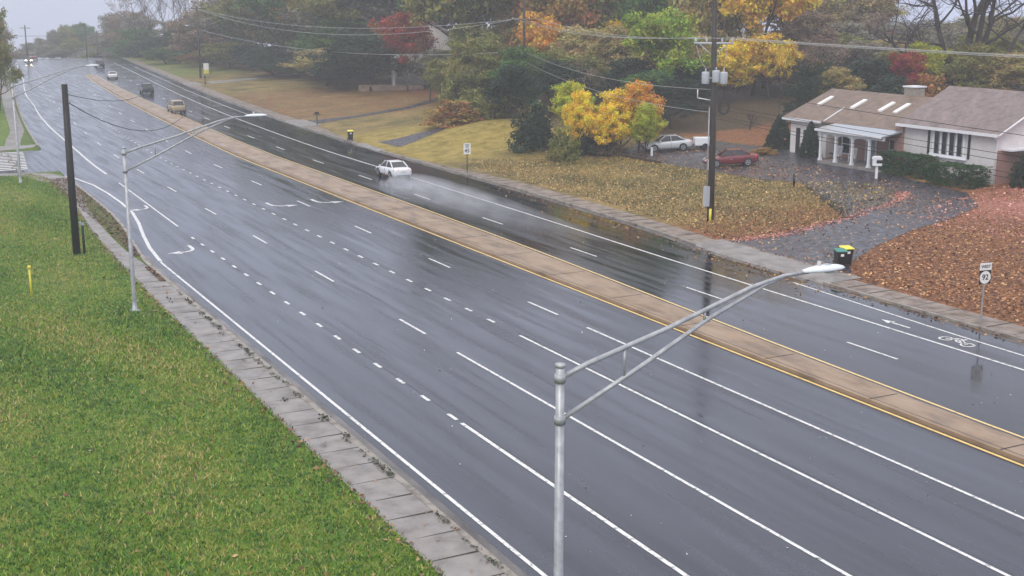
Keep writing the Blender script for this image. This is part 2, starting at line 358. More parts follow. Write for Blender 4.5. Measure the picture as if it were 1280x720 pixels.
def zt(s, y):                                     # ground height to the right of the road
    d = max(0, s-rc(y)-2.5)
    z = .13+.05*min(d, 62)+.02*max(0, min(d-62, 80))
    hump = 1.5*math.exp(-((s-62)/8.5)**2-((y-118)/12)**2)
    return z+hump+.05*nz2(s, y)*min(1, d/4)+drop(y)
def zr(X, Y): return zt(X-c(Y), Y)
ys = list(np.arange(-60, 110, 4.))+[112,115.2,115.6,117,120,125,130,134,134.4,136]+list(np.arange(140, 340, 5.))+list(np.arange(340, 480, 10.))+list(np.arange(480, 1301, 40.))
lef = [-260,-160,-90,-50,-30,-18,-10,-4,0,4,8,11,12.2]
def left_in(y): return interp([(-60,12.15),(60,12.3),(72,12.5),(83,12.8),(91,13.3),(105,13.9),(110,13.7),(113,13.2),(115,12.4),(136,12.6),(157,14.2),(212,14.9),(1300,15.0)], y)
offs = [2.4,3.2,4.5,6,8,10,12,14,16,18,20,22,25,28,32,36,42,50,60,75,90,110,140,190,260,360]
vs = []; fs = []; rowlen = None
for y in ys:
    row = []
    side = 115.4 < y < 134.2
    for s in lef[:-1]:
        row.append((s+c(y), y, (-.1 if side and s > -200 else .10+.04*nz2(s*2, y*2))+drop(y)))
    row.append((left_in(y)+c(y), y, (-.1 if side else .11)+drop(y)))
    row.append((le(y)-.15+c(y), y, (-.1 if side else .11)+drop(y)))
    row.append((le(y)-.14+c(y), y, -.1+drop(y)))
    row.append((rc(y)+.15+c(y), y, -.1+drop(y)))
    row.append((rc(y)+.16+c(y), y, .11+drop(y)))
    for o in offs: row.append((rc(y)+o+c(y), y, zt(rc(y)+o, y)))
    vs.append(row)
mb = MB(); n = len(vs[0])
mb.add([p for r in vs for p in r], [(i*n+j, i*n+j+1, (i+1)*n+j+1, (i+1)*n+j) for i in range(len(ys)-1) for j in range(n-1)], True)
struct(mb.build('ground', M['ground'], fix=False))
def strip(f0, f1, z, y0, y1, step=3., mb=None, z1=None):
    """flat ribbon between two s-curves"""
    mb = mb or MB(); k = max(1, int(math.ceil((y1-y0)/step))); yy = [y0+(y1-y0)*i/k for i in range(k+1)]
    f0 = f0 if callable(f0) else (lambda y, a=f0: a); f1 = f1 if callable(f1) else (lambda y, a=f1: a)
    v = []
    for y in yy: v += [(f0(y)+c(y), y, z+drop(y)), (f1(y)+c(y), y, (z if z1 is None else z1)+drop(y))]
    return mb.add(v, [(2*i, 2*i+1, 2*i+3, 2*i+2) for i in range(k)])
def rail(f0, f1, z0, z1, y0, y1, step=3., mb=None):
    """solid ribbon: top and both sides"""
    mb = mb or MB(); k = max(1, int(math.ceil((y1-y0)/step))); yy = [y0+(y1-y0)*i/k for i in range(k+1)]
    f0 = f0 if callable(f0) else (lambda y, a=f0: a); f1 = f1 if callable(f1) else (lambda y, a=f1: a)
    v = []
    for y in yy:
        a, b, d = f0(y)+c(y), f1(y)+c(y), drop(y); v += [(a, y, z0+d), (a, y, z1+d), (b, y, z1+d), (b, y, z0+d)]
    f = []
    for i in range(k):
        q = 4*i
        for j in range(3): f.append((q+j, q+j+1, q+j+5, q+j+4))
    f += [(0,1,2,3), (4*k+3,4*k+2,4*k+1,4*k)]
    return mb.add(v, f)
road = struct(strip(lambda y: le(y), lambda y: 33.3, 0, -60, 700, 4).build('road', M['asphalt']))
road_right = struct(strip(lambda y: 33.3, lambda y: rc(y), 0, -60, 160, 4).build('road', M['asphalt_tree_reflection']))
struct(strip(lambda y: 33.3, lambda y: rc(y), 0, 160, 700, 4).build('road', M['asphalt']))  # farther stretch kept in the paler asphalt for the reflected sky
mb = MB(); mb.add([(-160,115.8,.0),(15.9,115.8,.0),(16.4,133.9,.0),(-160,133.9,.0)], [(0,1,2,3)])
mb = MB(); mb.add([(-160,115.8,-.012),(16.2,115.8,-.004),(16.6,133.9,-.004),(-160,133.9,-.012)], [(0,1,2,3)])
struct(mb.build('side_street', M['asphalt']))
# kerbs
for nm, f0, f1, y0, y1 in (('kerb', lambda y: rc(y)-.02, lambda y: rc(y)+.17, -60, 49.5), ('kerb', lambda y: rc(y)-.02, lambda y: rc(y)+.17, 61.5, 116.5), ('kerb', lambda y: rc(y)-.02, lambda y: rc(y)+.17, 123.5, 144), ('kerb', lambda y: rc(y)-.02, lambda y: rc(y)+.17, 152, 225),
                            ('kerb', lambda y: rc(y)-.02, lambda y: rc(y)+.17, 234, 600),
                            ('kerb', lambda y: le(y)-.2, lambda y: le(y)+.02, -60, 108), ('kerb', lambda y: le(y)-.2, lambda y: le(y)+.02, 137.5, 600)):
    struct(rail(f0, f1, -.05, .135, y0, y1).build(nm, M['curb'], bevel=.0))
# concrete gutter pans beside the kerbs
struct(strip(lambda y: le(y)+.02, lambda y: le(y)+.40, .004, -60, 74).build('gutter', M['gutter']))
struct(strip(lambda y: rc(y)-.42, lambda y: rc(y)-.02, .004, -60, 600).build('gutter', M['gutter']))
# pavements with joints
def pave(name, f0, f1, y0, y1, z=.125, pitch=1.52, dark=.04, right=False):
    o = struct(rail(f0, f1, -.05, z, y0, y1, 2.).build(name, M['pave_right'] if right else M['concrete']))
    j = MB(); y = y0+pitch; r_ = random.Random(3)
    while y < min(y1, 190):
        if r_.random() < .22: y += pitch; continue
        g = f0(y)+c(y)+.02; h = f1(y)+c(y)-.02; w_ = (.012 if r_.random() < .55 else .035)*(1 if y < 120 else 1.6)*(2 if right else 1)
        k = (0 if r_.random() < .5 else .3)
        if right: j.add([(g, y-w_, z+.004), (h, y-w_, z+.004), (h, y+w_, z+.004), (g, y+w_, z+.004)], [(0,1,2,3)])
        else: j.add([(g+k, y-w_*.4, z+.004), (h, y-w_-.02, z+.004), (h, y+w_+.02, z+.004), (g+k, y+w_*.4, z+.004)], [(0,1,2,3)])
        y += pitch
    struct(j.build('pavement_joint', M['joint'], o))
    return o
pave('pavement', lambda y: left_in(y), lambda y: interp([(-60,13.755),(68,13.755),(76,13.5),(83,13.65),(91,14.05),(105,15.1),(113,15.2)], y), -60, 111.5)
pave('pavement', lambda y: left_in(y), lambda y: left_in(y)+1.5, 137.5, 300)
for a, b in ((-60, 49.8), (61.2, 117), (123, 144.5), (151.5, 225.5), (233.5, 330)):
    pave('pavement', lambda y: rc(y)+.24, lambda y: rc(y)+2.4, a, b, right=True)
# aprons where the drives cross the pavement
for a, b in ((49.8, 61.2), (117, 123), (144.5, 151.5), (225.5, 233.5)):
    ap = strip(lambda y: rc(y)-.02, lambda y: rc(y)+.13, .012, a-.6, b+.6, 1., z1=.13); strip(lambda y: rc(y)+.13, lambda y: rc(y)+2.5, .13, a-.6, b+.6, 1., z1=.165, mb=ap); struct(ap.build('driveway_apron', M['concrete']))
# corner of the side street: kerb return and pavement
mb = MB()
def arc_band(mb, pts, wd, z0, z1):
    for (a, b), (c_, d) in zip(pts, pts[1:]):
        dx, dy = c_-a, d-b; L_ = math.hypot(dx, dy); nx, ny = -dy/L_*wd, dx/L_*wd
        mb.hexa([(a,b,z0),(c_,d,z0),(c_+nx,d+ny,z0),(a+nx,b+ny,z0),(a,b,z1),(c_,d,z1),(c_+nx,d+ny,z1),(a+nx,b+ny,z1)])
    return mb
struct(arc_band(mb, [(15.55,108),(15.4,110.5),(14.6,113.4),(12.8,115.1),(9.5,115.75),(-60,115.75)], .2, -.05, .14).build('kerb', M['curb']))
mb = MB(); struct(arc_band(mb, [(-60,134.1),(12.2,134.1),(14.6,134.5),(15.9,135.7),(16.4,138)], .2, -.05, .14).build('kerb', M['curb']))
mb = MB(); mb.add([(12.6,113.4,.127),(13.4,113.4,.127),(15.2,108,.127),(15.2,110.4,.127),(14.4,113.2,.127),(12.7,114.8,.127),(9.5,115.5,.127),(-60,115.5,.127),(-60,113.9,.127),(10.5,113.9,.127),(12.4,112.5,.127),(13.3,108,.127)], [(11,2,3,4,5,6,7,8,9,10)])
struct(mb.build('pavement', M['concrete']))
mb = MB(); mb.add([(-60,134.4,.127),(12.2,134.4,.127),(14.6,134.8,.127),(15.7,135.9,.127),(16.2,138,.127),(12.8,138,.127),(12,136.6,.127),(-60,136.2,.127)], [tuple(range(8))])
struct(mb.build('pavement', M['concrete']))
# median
def md0(y): return interp([(-60,32.45),(80,32.45),(113,32.5),(150,32.7),(200,32.2),(262,31.4),(1300,31.4)], y)
def md1(y): return interp([(-60,34.15),(60,34.9),(80,35.9),(110,36.6),(150,35.6),(200,34.6),(262,32.6),(1300,32.6)], y)
def md1(y): return interp([(-60,33.8),(28,33.85),(40,34.1),(68,35.0),(90,35.2),(150,35.2),(200,34.4),(262,32.8),(1300,32.8)], y)
med = rail(md0, md1, -.05, .155, -60, 268).build('median', M['median']); struct(med)
j = MB(); y = -40; r_ = random.Random(5)
while y < 180:
    a, b = md0(y)+c(y)+.03, md1(y)+c(y)-.03; w_ = .035 if y < 80 else .04
    j.add([(a, y-w_, .159), (b, y-w_, .159), (b, y+w_, .159), (a, y+w_, .159)], [(0,1,2,3)]); y += 6.1
strip(lambda y: md0(y)+.20, lambda y: md0(y)+.235, .159, -60, 180, mb=j)
struct(j.build('median_joint', M['joint'], med))
struct(strip(lambda y: md1(y)+.0, lambda y: md1(y)+.45, .004, -60, 268).build('gutter', M['median']))
# ---- painted markings
wm = MB(); Z = .009; LW = .065
def line(s, y0, y1, w_=LW, mb=wm, z=Z):
    f = s if callable(s) else (lambda y, a=s: a)
    strip(lambda y: f(y)-w_, lambda y: f(y)+w_, z, y0, y1, 6 if y1-y0 > 8 else 20, mb=mb)
line(14.72, -60, 72)
wl = [(72,14.75),(74.4,14.9),(80,15.5),(84.2,16.1),(90,16.75),(97,16.95),(104.8,16.75),(109,16.2),(111.7,15.8),(114.4,15.0),(115.8,14.3)]
line(lambda y: interp(wl, y), 71.8, 90, .11); line(lambda y: interp(wl, y), 90, 116, .10)
w1 = [(106,18.8),(137,19.0),(158,18.75),(173,18.7),(194,18.9),(212,18.6),(262,19.1),(330,19.4)]
line(lambda y: interp(w1, y), 112, 330, .10)
w2 = [(190,17.4),(234,17.3),(266,17.7)]
line(18.0, -60, 38.2, .075)
for k in range(17): line(18.0+.012*k, 38.6+2.46*k, 39.35+2.46*k, .075)
line(lambda y: 18.35+.02*(y-84), 83, 106)
line(21.77, -60, 46.6)
for k in range(0, 17): line(21.8+(.012*k), 50+12.2*k, 53.05+12.2*k)
line(25.45, -60, 47.8)
for k in range(48): line(25.5, 50.4+2.44*k, 51.15+2.44*k, .075)
line(28.85, -60, 47.6)
for k in range(0, 17): line(28.85, 50.3+12.2*k, 53.3+12.2*k)
for k in range(-6, 19): line(37.7+.07*min(max(k, 0), 5), 37.05+12.2*k, 40.1+12.2*k)
line(lambda y: interp([(0,41.1),(51,41.1),(80,41.45),(106,41.6),(140,41.6),(300,41.6)], y), -60, 320, .075)
line(lambda y: interp([(0,42.55),(35,42.8),(50.6,43.5)], y), -60, 50.6)
line(lambda y: interp([(225,44.2),(300,44.2)], y), 160, 300, .06)
# bike symbol and arrow, turn arrows (flat painted shapes)
def shape(pts, loc, rot, sx=1, sy=1):
    cs, sn = math.cos(rot), math.sin(rot)
    v = [(loc[0]+(p[0]*sx)*cs-(p[1]*sy)*sn, loc[1]+(p[0]*sx)*sn+(p[1]*sy)*cs, Z) for p in pts]
    wm.add(v, [tuple(range(len(v)))])
def stroke(pts, w_, loc, rot=0, sx=1, sy=1):
    for (a, b), (c_, d) in zip(pts, pts[1:]):
        dx, dy = c_-a, d-b; L_ = math.hypot(dx, dy) or 1; nx, ny = -dy/L_*w_, dx/L_*w_
        shape([(a-nx,b-ny),(c_-nx,d-ny),(c_+nx,d+ny),(a+nx,b+ny)], loc, rot, sx, sy)
stroke([(0,-.9),(0,.35)], .07, (41.95,41.5)); shape([(-.26,.25),(.26,.25),(0,.95)], (41.95,41.5), 0)
def ring(cx, cy, r, loc, rot): stroke([(cx+r*math.cos(t*math.pi/6), cy+r*math.sin(t*math.pi/6)*.9) for t in range(13)], .05, loc, rot)
bk = (42.02, 37.9)
ring(0, -.62, .30, bk, 0); ring(0, .62, .30, bk, 0)
stroke([(0,-.62),(.25,-.2),(.28,.35),(0,.62)], .045, bk); stroke([(0,-.62),(0,0),(.28,.35)], .045, bk); stroke([(.05,-.1),(.42,-.05),(.5,.25),(.3,.45)], .06, bk); stroke([(.55,.05),(.68,.05)], .08, bk)
def turn_arrow(loc, hand=1, k=1., rot=0):
    st = [(0,2.0),(0,1.1),(.07*hand,.6),(.28*hand,.22),(.6*hand,.06),(.95*hand,0)]
    stroke(st, .11, loc, rot, k, k); shape([(.9*hand,-.42),(.9*hand,.40),(1.75*hand,-.03)], loc, rot, k, k)
turn_arrow((17.35,74.0), -1, 1.); turn_arrow((18.2,91.2), -1, .9)
turn_arrow((26.5,88.0), 1, 1.05); turn_arrow((30.0,88.0), 1, 1.05)
for xx in np.arange(-12, 15.4, .95):                                  # zebra crossing over the side street: bars along the street
    pass
for yy in np.arange(118.6, 132.6, 1.25): wm.add([(-9,yy,Z),(13.2+(yy-118)*.09,yy,Z),(13.2+(yy-118)*.09,yy+.62,Z),(-9,yy+.62,Z)], [(0,1,2,3)])
struct(wm.build('white_road_marking', M['white_paint'], road))
ym = MB()
line(lambda y: md0(y)-.16, -60, 268, .07, ym, .010); line(lambda y: md1(y)+.62, -60, 268, .06, ym, .010)
struct(ym.build('yellow_road_marking', M['yellow_paint'], road))
# sealed cracks / tar joints on the carriageway
tm = MB()
for s_ in (18.12, 25.62):
    strip(lambda y, a=s_: a+.012*math.sin(y*.7)-.006, lambda y, a=s_: a+.012*math.sin(y*.7)+.006, .005, 0, 150, 1.5, mb=tm)
struct(tm.build('tar_seam', M['joint'], road))
# ---- drives and parking area (draped on the ground)
def drape(name, poly, mat, lift=.03, step=1.2):
    bm = bmesh.new(); x0 = min(p[0] for p in poly); x1 = max(p[0] for p in poly); y0 = min(p[1] for p in poly); y1 = max(p[1] for p in poly)
    f = bm.faces.new([bm.verts.new((p[0], p[1], 0)) for p in poly])
    bmesh.ops.triangulate(bm, faces=[f])
    x = math.floor(x0/step)*step+step
    while x < x1:
        bmesh.ops.bisect_plane(bm, geom=bm.verts[:]+bm.edges[:]+bm.faces[:], plane_co=(x,0,0), plane_no=(1,0,0)); x += step
    y = math.floor(y0/step)*step+step
    while y < y1:
        bmesh.ops.bisect_plane(bm, geom=bm.verts[:]+bm.edges[:]+bm.faces[:], plane_co=(0,y,0), plane_no=(0,1,0)); y += step
    for v in bm.verts: v.co.z = ground_z(v.co.x, v.co.y)+lift
    bmesh.ops.recalc_face_normals(bm, faces=bm.faces)
    me = bpy.data.meshes.new(name); bm.to_mesh(me); bm.free(); me.materials.append(mat)
    for p in me.polygons: p.use_smooth = True
    o = bpy.data.objects.new(name, me); sc.collection.objects.link(o); return struct(o)
from mathutils.bvhtree import BVHTree
gob = bpy.data.objects['ground']
BV = BVHTree.FromPolygons([v.co.copy() for v in gob.data.vertices], [tuple(p.vertices) for p in gob.data.polygons])
def ground_z(x, y):
    h = BV.ray_cast(Vector((x, y, 100)), Vector((0, 0, -1)))
    return h[0].z if h[0] else 0
DRIVE = [(47.1,49.9),(48.6,52.0),(53.3,54.6),(58.2,56.6),(62.5,57.6),(67,59.5),(70.2,63.5),(71.0,68),(72.3,73),(72.6,77.5),(73.3,80.5),(74.6,86.5),(75.2,90),(74.2,94),(73.6,100.8),(66.8,101.2),(62.3,97.2),(62.2,92),(62.8,84),(63.2,77.3),(64.4,74.7),(67.2,73.1),(68.2,70.4),(66.6,66.6),(65,64.9),(57.6,62.3),(51,60.7),(47.6,61.0),(47.1,61.2)]
drape('driveway', DRIVE, M['driveway'])
drape('driveway', [(48.5,117.2),(50.5,118.6),(54.6,121.3),(60,125.5),(66.5,129.5),(80,136),(82,139),(66,132.6),(56.7,125.2),(50.7,123),(48.5,123.0)], M['driveway'])
drape('driveway', [(49.6,146.2),(58,149.6),(66,153.6),(79,166.4),(78.6,167.5),(65,155.2),(57,151.2),(49.8,150.2)], M['driveway'])
drape('driveway', [(57.5,226),(66,228),(84,236),(84,239),(66,232.5),(57.8,233)], M['concrete'])
# ------------------------------------------------------------------ street lamps
def arm_pts(L_):     # upper and lower arm, reaching L_ to the right (+x) of the pole, height relative to base
    up = [(.07,7.62),(.6,7.8),(2.45,8.28),(4.5,8.9),(5.35,9.06),(6.0,9.07)]
    lo = [(.07,6.78),(1.8,7.56),(3.4,8.34),(4.9,8.93),(5.35,9.04)]
    return up, lo
def street_lamp(x, y, z, k, label):
    t = empty('street_lamp', (x, y, z), 0, label, 'street lamp', 'two-armed street lamps along the grass verge')
    m = MB().lathe([(.0,0),(.19,0),(.19,.05),(.12,.07),(.105,.5),(.085,7.82),(.0,7.84)], n=14); m.build('pole', M['galv'], t)
    MB().box(-.2,-.2,-.1,.2,.2,.03).build('base_plate', M['galv'], t, bevel=.01)
    up, lo = arm_pts(6)
    MB().tube([(a,0,b) for a, b in up], [.055,.055,.05,.045,.04,.035], 10).build('upper_arm', M['galv'], t)
    MB().tube([(a,0,b) for a, b in lo], [.05,.05,.045,.04,.035], 10).build('lower_arm', M['galv'], t)
    s = MB()
    for a, b0, b1 in ((1.45,7.40,8.01),(3.35,8.31,8.54)): s.tube([(a,0,b0),(a,0,b1)], .03, 8)
    build_each(s, 'strut', M['galv'], t)
    cl = MB()
    for z_ in (7.6, 6.76): cl.lathe([(.085,-.08),(.115,-.08),(.115,.08),(.085,.08)], (0,0,z_), 14)
    build_each(cl, 'clamp', M['galv'], t)
    MB().lathe([(.0,7.90),(.10,7.89),(.10,7.82),(.0,7.82)], n=14).build('pole_cap', M['galv'], t)
    # luminaire
    h = MB(); st = [(5.85,.05,.05),(6.05,.10,.08),(6.25,.16,.10),(6.55,.185,.10),(6.8,.16,.075),(6.93,.09,.04)]
    vs = []
    for a, w_, hh in st:
        for q in range(12):
            tt = 2*math.pi*q/12; zz = math.sin(tt); vs.append((a, w_*math.cos(tt), 9.09+hh*(zz if zz > 0 else zz*.45)))
    fs = [(i*12+q, i*12+(q+1)%12, (i+1)*12+(q+1)%12, (i+1)*12+q) for i in range(len(st)-1) for q in range(12)]+[tuple(range(12)), tuple(range(60,72))]
    h.add(vs, fs, True)
    hd = h.build('lamp_head', M['lamp'], t)
    MB().lathe([(.0,-.005),(.13,-.005),(.11,-.05),(.0,-.06)], (6.58,0,9.055), 14).build('lens', M['lens'], hd)
    MB().lathe([(.0,.10),(.04,.10),(.045,.0)], (6.28,0,9.18), 10).build('photocell', M['ceramic'], hd)
    MB().box(6.42,-.06,9.183,6.56,.06,9.196).build('latch_plate', M['can'], hd)
    for ob in t.children_recursive if hasattr(t, 'children_recursive') else []: pass
    t.scale = (1, 1, k)
    return t
street_lamp(11.42, 19.8, .02, 1.0, 'nearest two-armed street lamp, cut off by the bottom of the picture')
street_lamp(11.0, 60.2, .10, 1.0, 'middle two-armed street lamp standing on the grass beside the pavement')
street_lamp(11.5, 109., .10, 1.03, 'farthest two-armed street lamp, by the zebra crossing')
# ------------------------------------------------------------------ utility poles and cables
def sag(a, b, s, n=14):
    a, b = Vector(a), Vector(b); return [a.lerp(b, i/n)-Vector((0,0,4*s*(i/n)*(1-i/n))) for i in range(n+1)]
t = empty('utility_pole', (10.75,75.8,.08), 0, 'thick black utility pole in the grass with a short stub pipe beside it', 'utility pole', 'roadside utility poles')
MB().tube([(0,0,-.2),(.0,0,4),(.05,.0,9.95)], [.225,.21,.17], 14).build('shaft', M['blackpole'], t)
MB().tube([(.42,-.1,-.2),(.42,-.1,2.0)], .075, 10).build('stub_pipe', M['blackpole'], t)
MB().box(.24,-.22,1.75,.5,.0,1.95).build('pipe_clamp', M['galv'], t)
b = MB()
for z_ in (9.4, 8.9): b.box(.1,-.1,z_,.34,.08,z_+.12)
build_each(b, 'bracket', M['galv'], t)
RP = (50.3,67.25)
t = empty('utility_pole', (RP[0],RP[1],ground_z(*RP)), 0, 'tall dark utility pole carrying transformers beside the leaf-strewn lawn', 'utility pole', 'roadside utility poles')
pz = ground_z(*RP)
MB().tube([(.05,0,-.3),(0,0,6),(-.25,.0,15.6)], [.235,.21,.15], 14).build('shaft', M['pole'], t)
d_ = Vector((RP[0], RP[1], 0)).normalized(); rt = Vector((d_.y, -d_.x, 0))      # along / across the view, for the crossarm
ca = MB(); ca.tube([tuple(-1.25*rt+Vector((-.2,0,11.75))), tuple(1.3*rt+Vector((-.2,0,11.75)))], .07, 6)
ca.tube([tuple(-.9*rt+Vector((-.2,0,11.7))), (-.18,0,10.9)], .03, 6); ca.tube([tuple(.9*rt+Vector((-.2,0,11.7))), (-.18,0,10.9)], .03, 6)
ca.build('crossarm', M['ceramic'], t)
for k in (-1.15,-.45,.55,1.2):
    q = k*rt+Vector((-.2,0,11.82)); MB().lathe([(0,0),(.06,0),(.08,.08),(.045,.12),(.08,.18),(.03,.26),(0,.26)], tuple(q), 10).build('insulator', M['ceramic'], t)
for k, dz in ((-.55,0),(.12,.1),(.62,.0)):
    q = k*rt+Vector((-.15,-.12,9.1+dz)); cn = MB().lathe([(0,0),(.24,.02),(.26,.08),(.26,.72),(.24,.8),(0,.84)], tuple(q), 14).build('transformer', M['can'], t)
    MB().lathe([(0,0),(.04,0),(.05,.1),(.03,.2),(0,.2)], (q.x,q.y,q.z+.82), 8).build('bushing', M['ceramic'], cn)
m = MB(); m.tube([tuple(-.75*rt+Vector((-.15,-.1,9.5))), tuple(.8*rt+Vector((-.15,-.1,9.5)))], .05, 6); m.build('transformer_rack', M['galv'], t)
m = MB(); m.tube([tuple(-1.0*rt+Vector((-.1,0,8.2))), tuple(-.1*rt+Vector((-.1,0,8.05)))], .035, 6); m.tube([tuple(-1.0*rt+Vector((-.1,0,8.2))), tuple(-1.0*rt+Vector((-.1,0,8.75)))], .035, 6); m.build('cut_out_bracket', M['signwhite'], t)
for k, (z0, z1) in enumerate(((10.2,11.6),(9.9,11.6),(10.1,11.6))):
    a = (-.5+.55*k)*rt+Vector((-.15,-.12,z0)); bq = (-1.1+1.0*k)*rt+Vector((-.2,0,z1)); MB().tube(sag(tuple(bq), tuple(a), .35, 8), .018, 5).build('jumper_cable', M['wire_pale'], t)
q = -.28*rt-.22*d_
MB().box(q.x-.19,q.y-.14,1.0,q.x+.19,q.y+.12,2.35).build('meter_cabinet', M['can'], t, bevel=.02)
MB().tube([(q.x,q.y,2.3),(q.x,q.y,7.6)], .035, 8).build('conduit', M['galv'], t)
q = .02*rt-.28*d_
MB().tube([(q.x,q.y,-.1),(q.x,q.y,.85)], .09, 10).build('guard', M['yellowplastic'], t)
def far_pole(x, y, h, arm, label, grp='distant utility poles', rise=.0, rad=.17, hw=1.5, lampy=False, riser=False):
    z = ground_z(x, y); t = empty('utility_pole', (x, y, z), 0, label, 'utility pole', grp)
    MB().tube([(0,0,-.4),(0,0,h)], [rad,rad*.7], 10).build('shaft', M['pole'], t)
    d = Vector((x, y, 0)).normalized(); r = Vector((d.y, -d.x, 0))
    if arm:
        MB().tube([tuple(-hw*r+Vector((0,0,arm+.03))), tuple(hw*r+Vector((0,0,arm-.03)))], .07, 6).build('crossarm', M['pole'], t)
        ins = MB()
        for k in (-.92,-.4,.4,.92): ins.lathe([(0,0),(.05,0),(.07,.12),(0,.24)], tuple(k*hw*r+Vector((0,0,arm+.08))), 8)
        build_each(ins, 'insulator', M['ceramic'], t)
    if riser:
        MB().tube([tuple(-.12*d+.1*r), tuple(-.12*d+.1*r+Vector((0,0,6.0)))], .06, 6).build('cable_riser', M['signwhite'], t)
        q = -.22*d-.3*r; MB().lathe([(0,0),(.19,0),(.19,.75),(0,.8)], (q.x,q.y,arm-4.4), 10).build('transformer', M['can'], t)
    if lampy:
        MB().tube([(0,0,9.6), tuple(-.9*r+Vector((0,0,10.0))), tuple(-1.7*r+Vector((0,0,10.0)))], .04, 6).build('lamp_arm', M['galv'], t)
        MB().tube([tuple(-1.6*r+Vector((0,0,9.98))), tuple(-2.3*r+Vector((0,0,9.95)))], [.06,.14], 8).build('lamp_head', M['lamp'], t)
    return t
P2 = (70.9,132.2); far_pole(*P2, 16.5, 12.53-ground_z(*P2), 'utility pole with a single crossarm and pale cable riser among the autumn trees', 'roadside utility poles', riser=True, rad=.2, hw=1.5)
P3 = (59.7,243.); far_pole(*P3, 13.4, 13.4-ground_z(*P3), 'hazy utility pole with a crossarm and small lamp above the far verge', 'roadside utility poles', lampy=True, rad=.22, hw=1.6)
for (x, y, h, a), lb in zip([(60.2,375.,8.5,7.5),(63.3,375,7.6,6.9),(41.5,352,9.,8.2)], ('left one of two faint utility poles beyond the crest','right one of two faint utility poles beyond the crest','faint utility pole standing at the left side of the crest')):
    far_pole(x, y, h, a, lb, rad=.2, hw=1.3)
wk = dict(i=0)
def cable(a, b, s, label, r=.016, mat='wire', grp='overhead cables'):
    o = MB().tube(sag(a, b, s, 22), r, 5).build('overhead_cable', M[mat]); tag(o, label, 'cable', grp); return o
E_ = lambda k, z: tuple(Vector((RP[0]-.2, RP[1], 0))+k*rt+Vector((0,0,z)))
off = (50.6, 8.)
for k, dx in ((-.45,-1.3),(1.2,.9),(.55,.2)):
    cable(E_(k, 12.35), (off[0]+dx, off[1], 12.2), .25, 'pale overhead cable of the pair running level from the crossarm to the right', .014, 'wire_pale')
for z0, z1, s in ((9.1,7.9,.35),(8.0,6.9,.35),(7.75,6.3,.3),(7.3,5.9,.4),(7.1,5.3,.3)):
    cable((RP[0]+.15, RP[1]-.2, z0), (off[0], off[1], z1), s, 'thin dark cable slanting down to the right in front of the house roof', .016)
for k, hx in ((-1.15,-1.38),(-.45,-.6),(1.2,1.38)):
    d = Vector((P2[0], P2[1], 0)).normalized(); r = Vector((d.y, -d.x, 0)); e2 = Vector((P2[0], P2[1], 12.8))+hx*r
    cable(E_(k, 12.35), tuple(e2), .8, 'pale cable between the transformer pole and the crossarm pole among the trees', .016, 'wire_pale')
for z0, z1 in ((9.0,8.9),(8.0,8.3),(7.5,7.8),(7.2,7.4)):
    cable((RP[0]-.15, RP[1], z0), (P2[0], P2[1], z1), .9, 'thin cable hanging low between the transformer pole and the pole among the trees', .016, 'wire_pale' if z0 in (9.0, 7.5) else 'wire')
for dz, s in ((13.3,2.2),(13.3,3.2),(9.5,2.0)):
    cable((P2[0]-.6, P2[1], dz-.6), (P3[0], P3[1], dz), s, 'sagging cable crossing in front of the hazy woods toward the far pole', .028, 'wire_pale')
cable((10.9,75.8,9.45), (P3[0]-1.4, P3[1], 11.5), 5.2, 'upper dark cable running from the black pole over the road', .022)
cable((10.9,75.8,9.0), (50.1, 190., 9.0), 6.2, 'lower dark cable running from the black pole over the road', .028)
cable((-10,352,7.8), (60.2,375,5.2), .5, 'faint cable strung over the crest of the road', .05)
cable((60.2,375,5.2), (90,368,5.6), .5, 'faint cable strung over the crest of the road', .05)
# ------------------------------------------------------------------ text
def text(body, size, loc, rot, mat, parent, name, ext=.002):
    cu = bpy.data.curves.new(name, 'FONT'); cu.body = body; cu.size = size; cu.align_x = 'CENTER'; cu.align_y = 'CENTER'; cu.extrude = ext; cu.offset = size*.02
    o = bpy.data.objects.new(name, cu); sc.collection.objects.link(o)
    dg = bpy.context.evaluated_depsgraph_get(); me = bpy.data.meshes.new_from_object(o.evaluated_get(dg)); bpy.data.objects.remove(o)
    o = bpy.data.objects.new(name, me); sc.collection.objects.link(o); me.materials.clear(); me.materials.append(mat)
    o.parent = parent; o.location = loc; o.rotation_euler = rot; return o
# route sign: faces traffic coming along +Y, so toward the camera side
x, y = 45.25, 39.5; t = empty('route_sign', (x,y,.1), R(-9), 'route marker sign reading WEST 92 on a thin post at the pavement edge', 'road sign', 'signs beside the road')
MB().box(-.03,-.02,-.1,.03,.02,2.95).build('post', M['galv'], t)
pl = MB().box(-.32,-.045,2.52,.32,-.025,2.85).build('direction_plate', M['signwhite'], t, bevel=.004); text('WEST', .2, (0,-.05,2.685), (R(90),0,0), M['signblack'], pl, 'lettering')
pb = MB().box(-.31,-.04,1.86,.31,-.024,2.5).build('marker_plate', M['signblack'], t); m = MB(); m.prism([(.30*math.cos(a*math.pi/14), 2.18+.30*math.sin(a*math.pi/14)) for a in range(28)], -.047, -.042); m.build('marker_disc', M['signwhite'], pb); text('92', .36, (0,-.052,2.18), (R(90),0,0), M['signblack'], pb, 'numeral')
x, y = 46.75, 97.6; z = ground_z(x, y); t = empty('speed_limit_sign', (x,y,z), R(-12), 'white rectangular speed limit sign on a post below the golden lawn', 'road sign', 'signs beside the road')
MB().box(-.035,-.03,-.1,.035,.03,2.5).build('post', M['pole'], t)
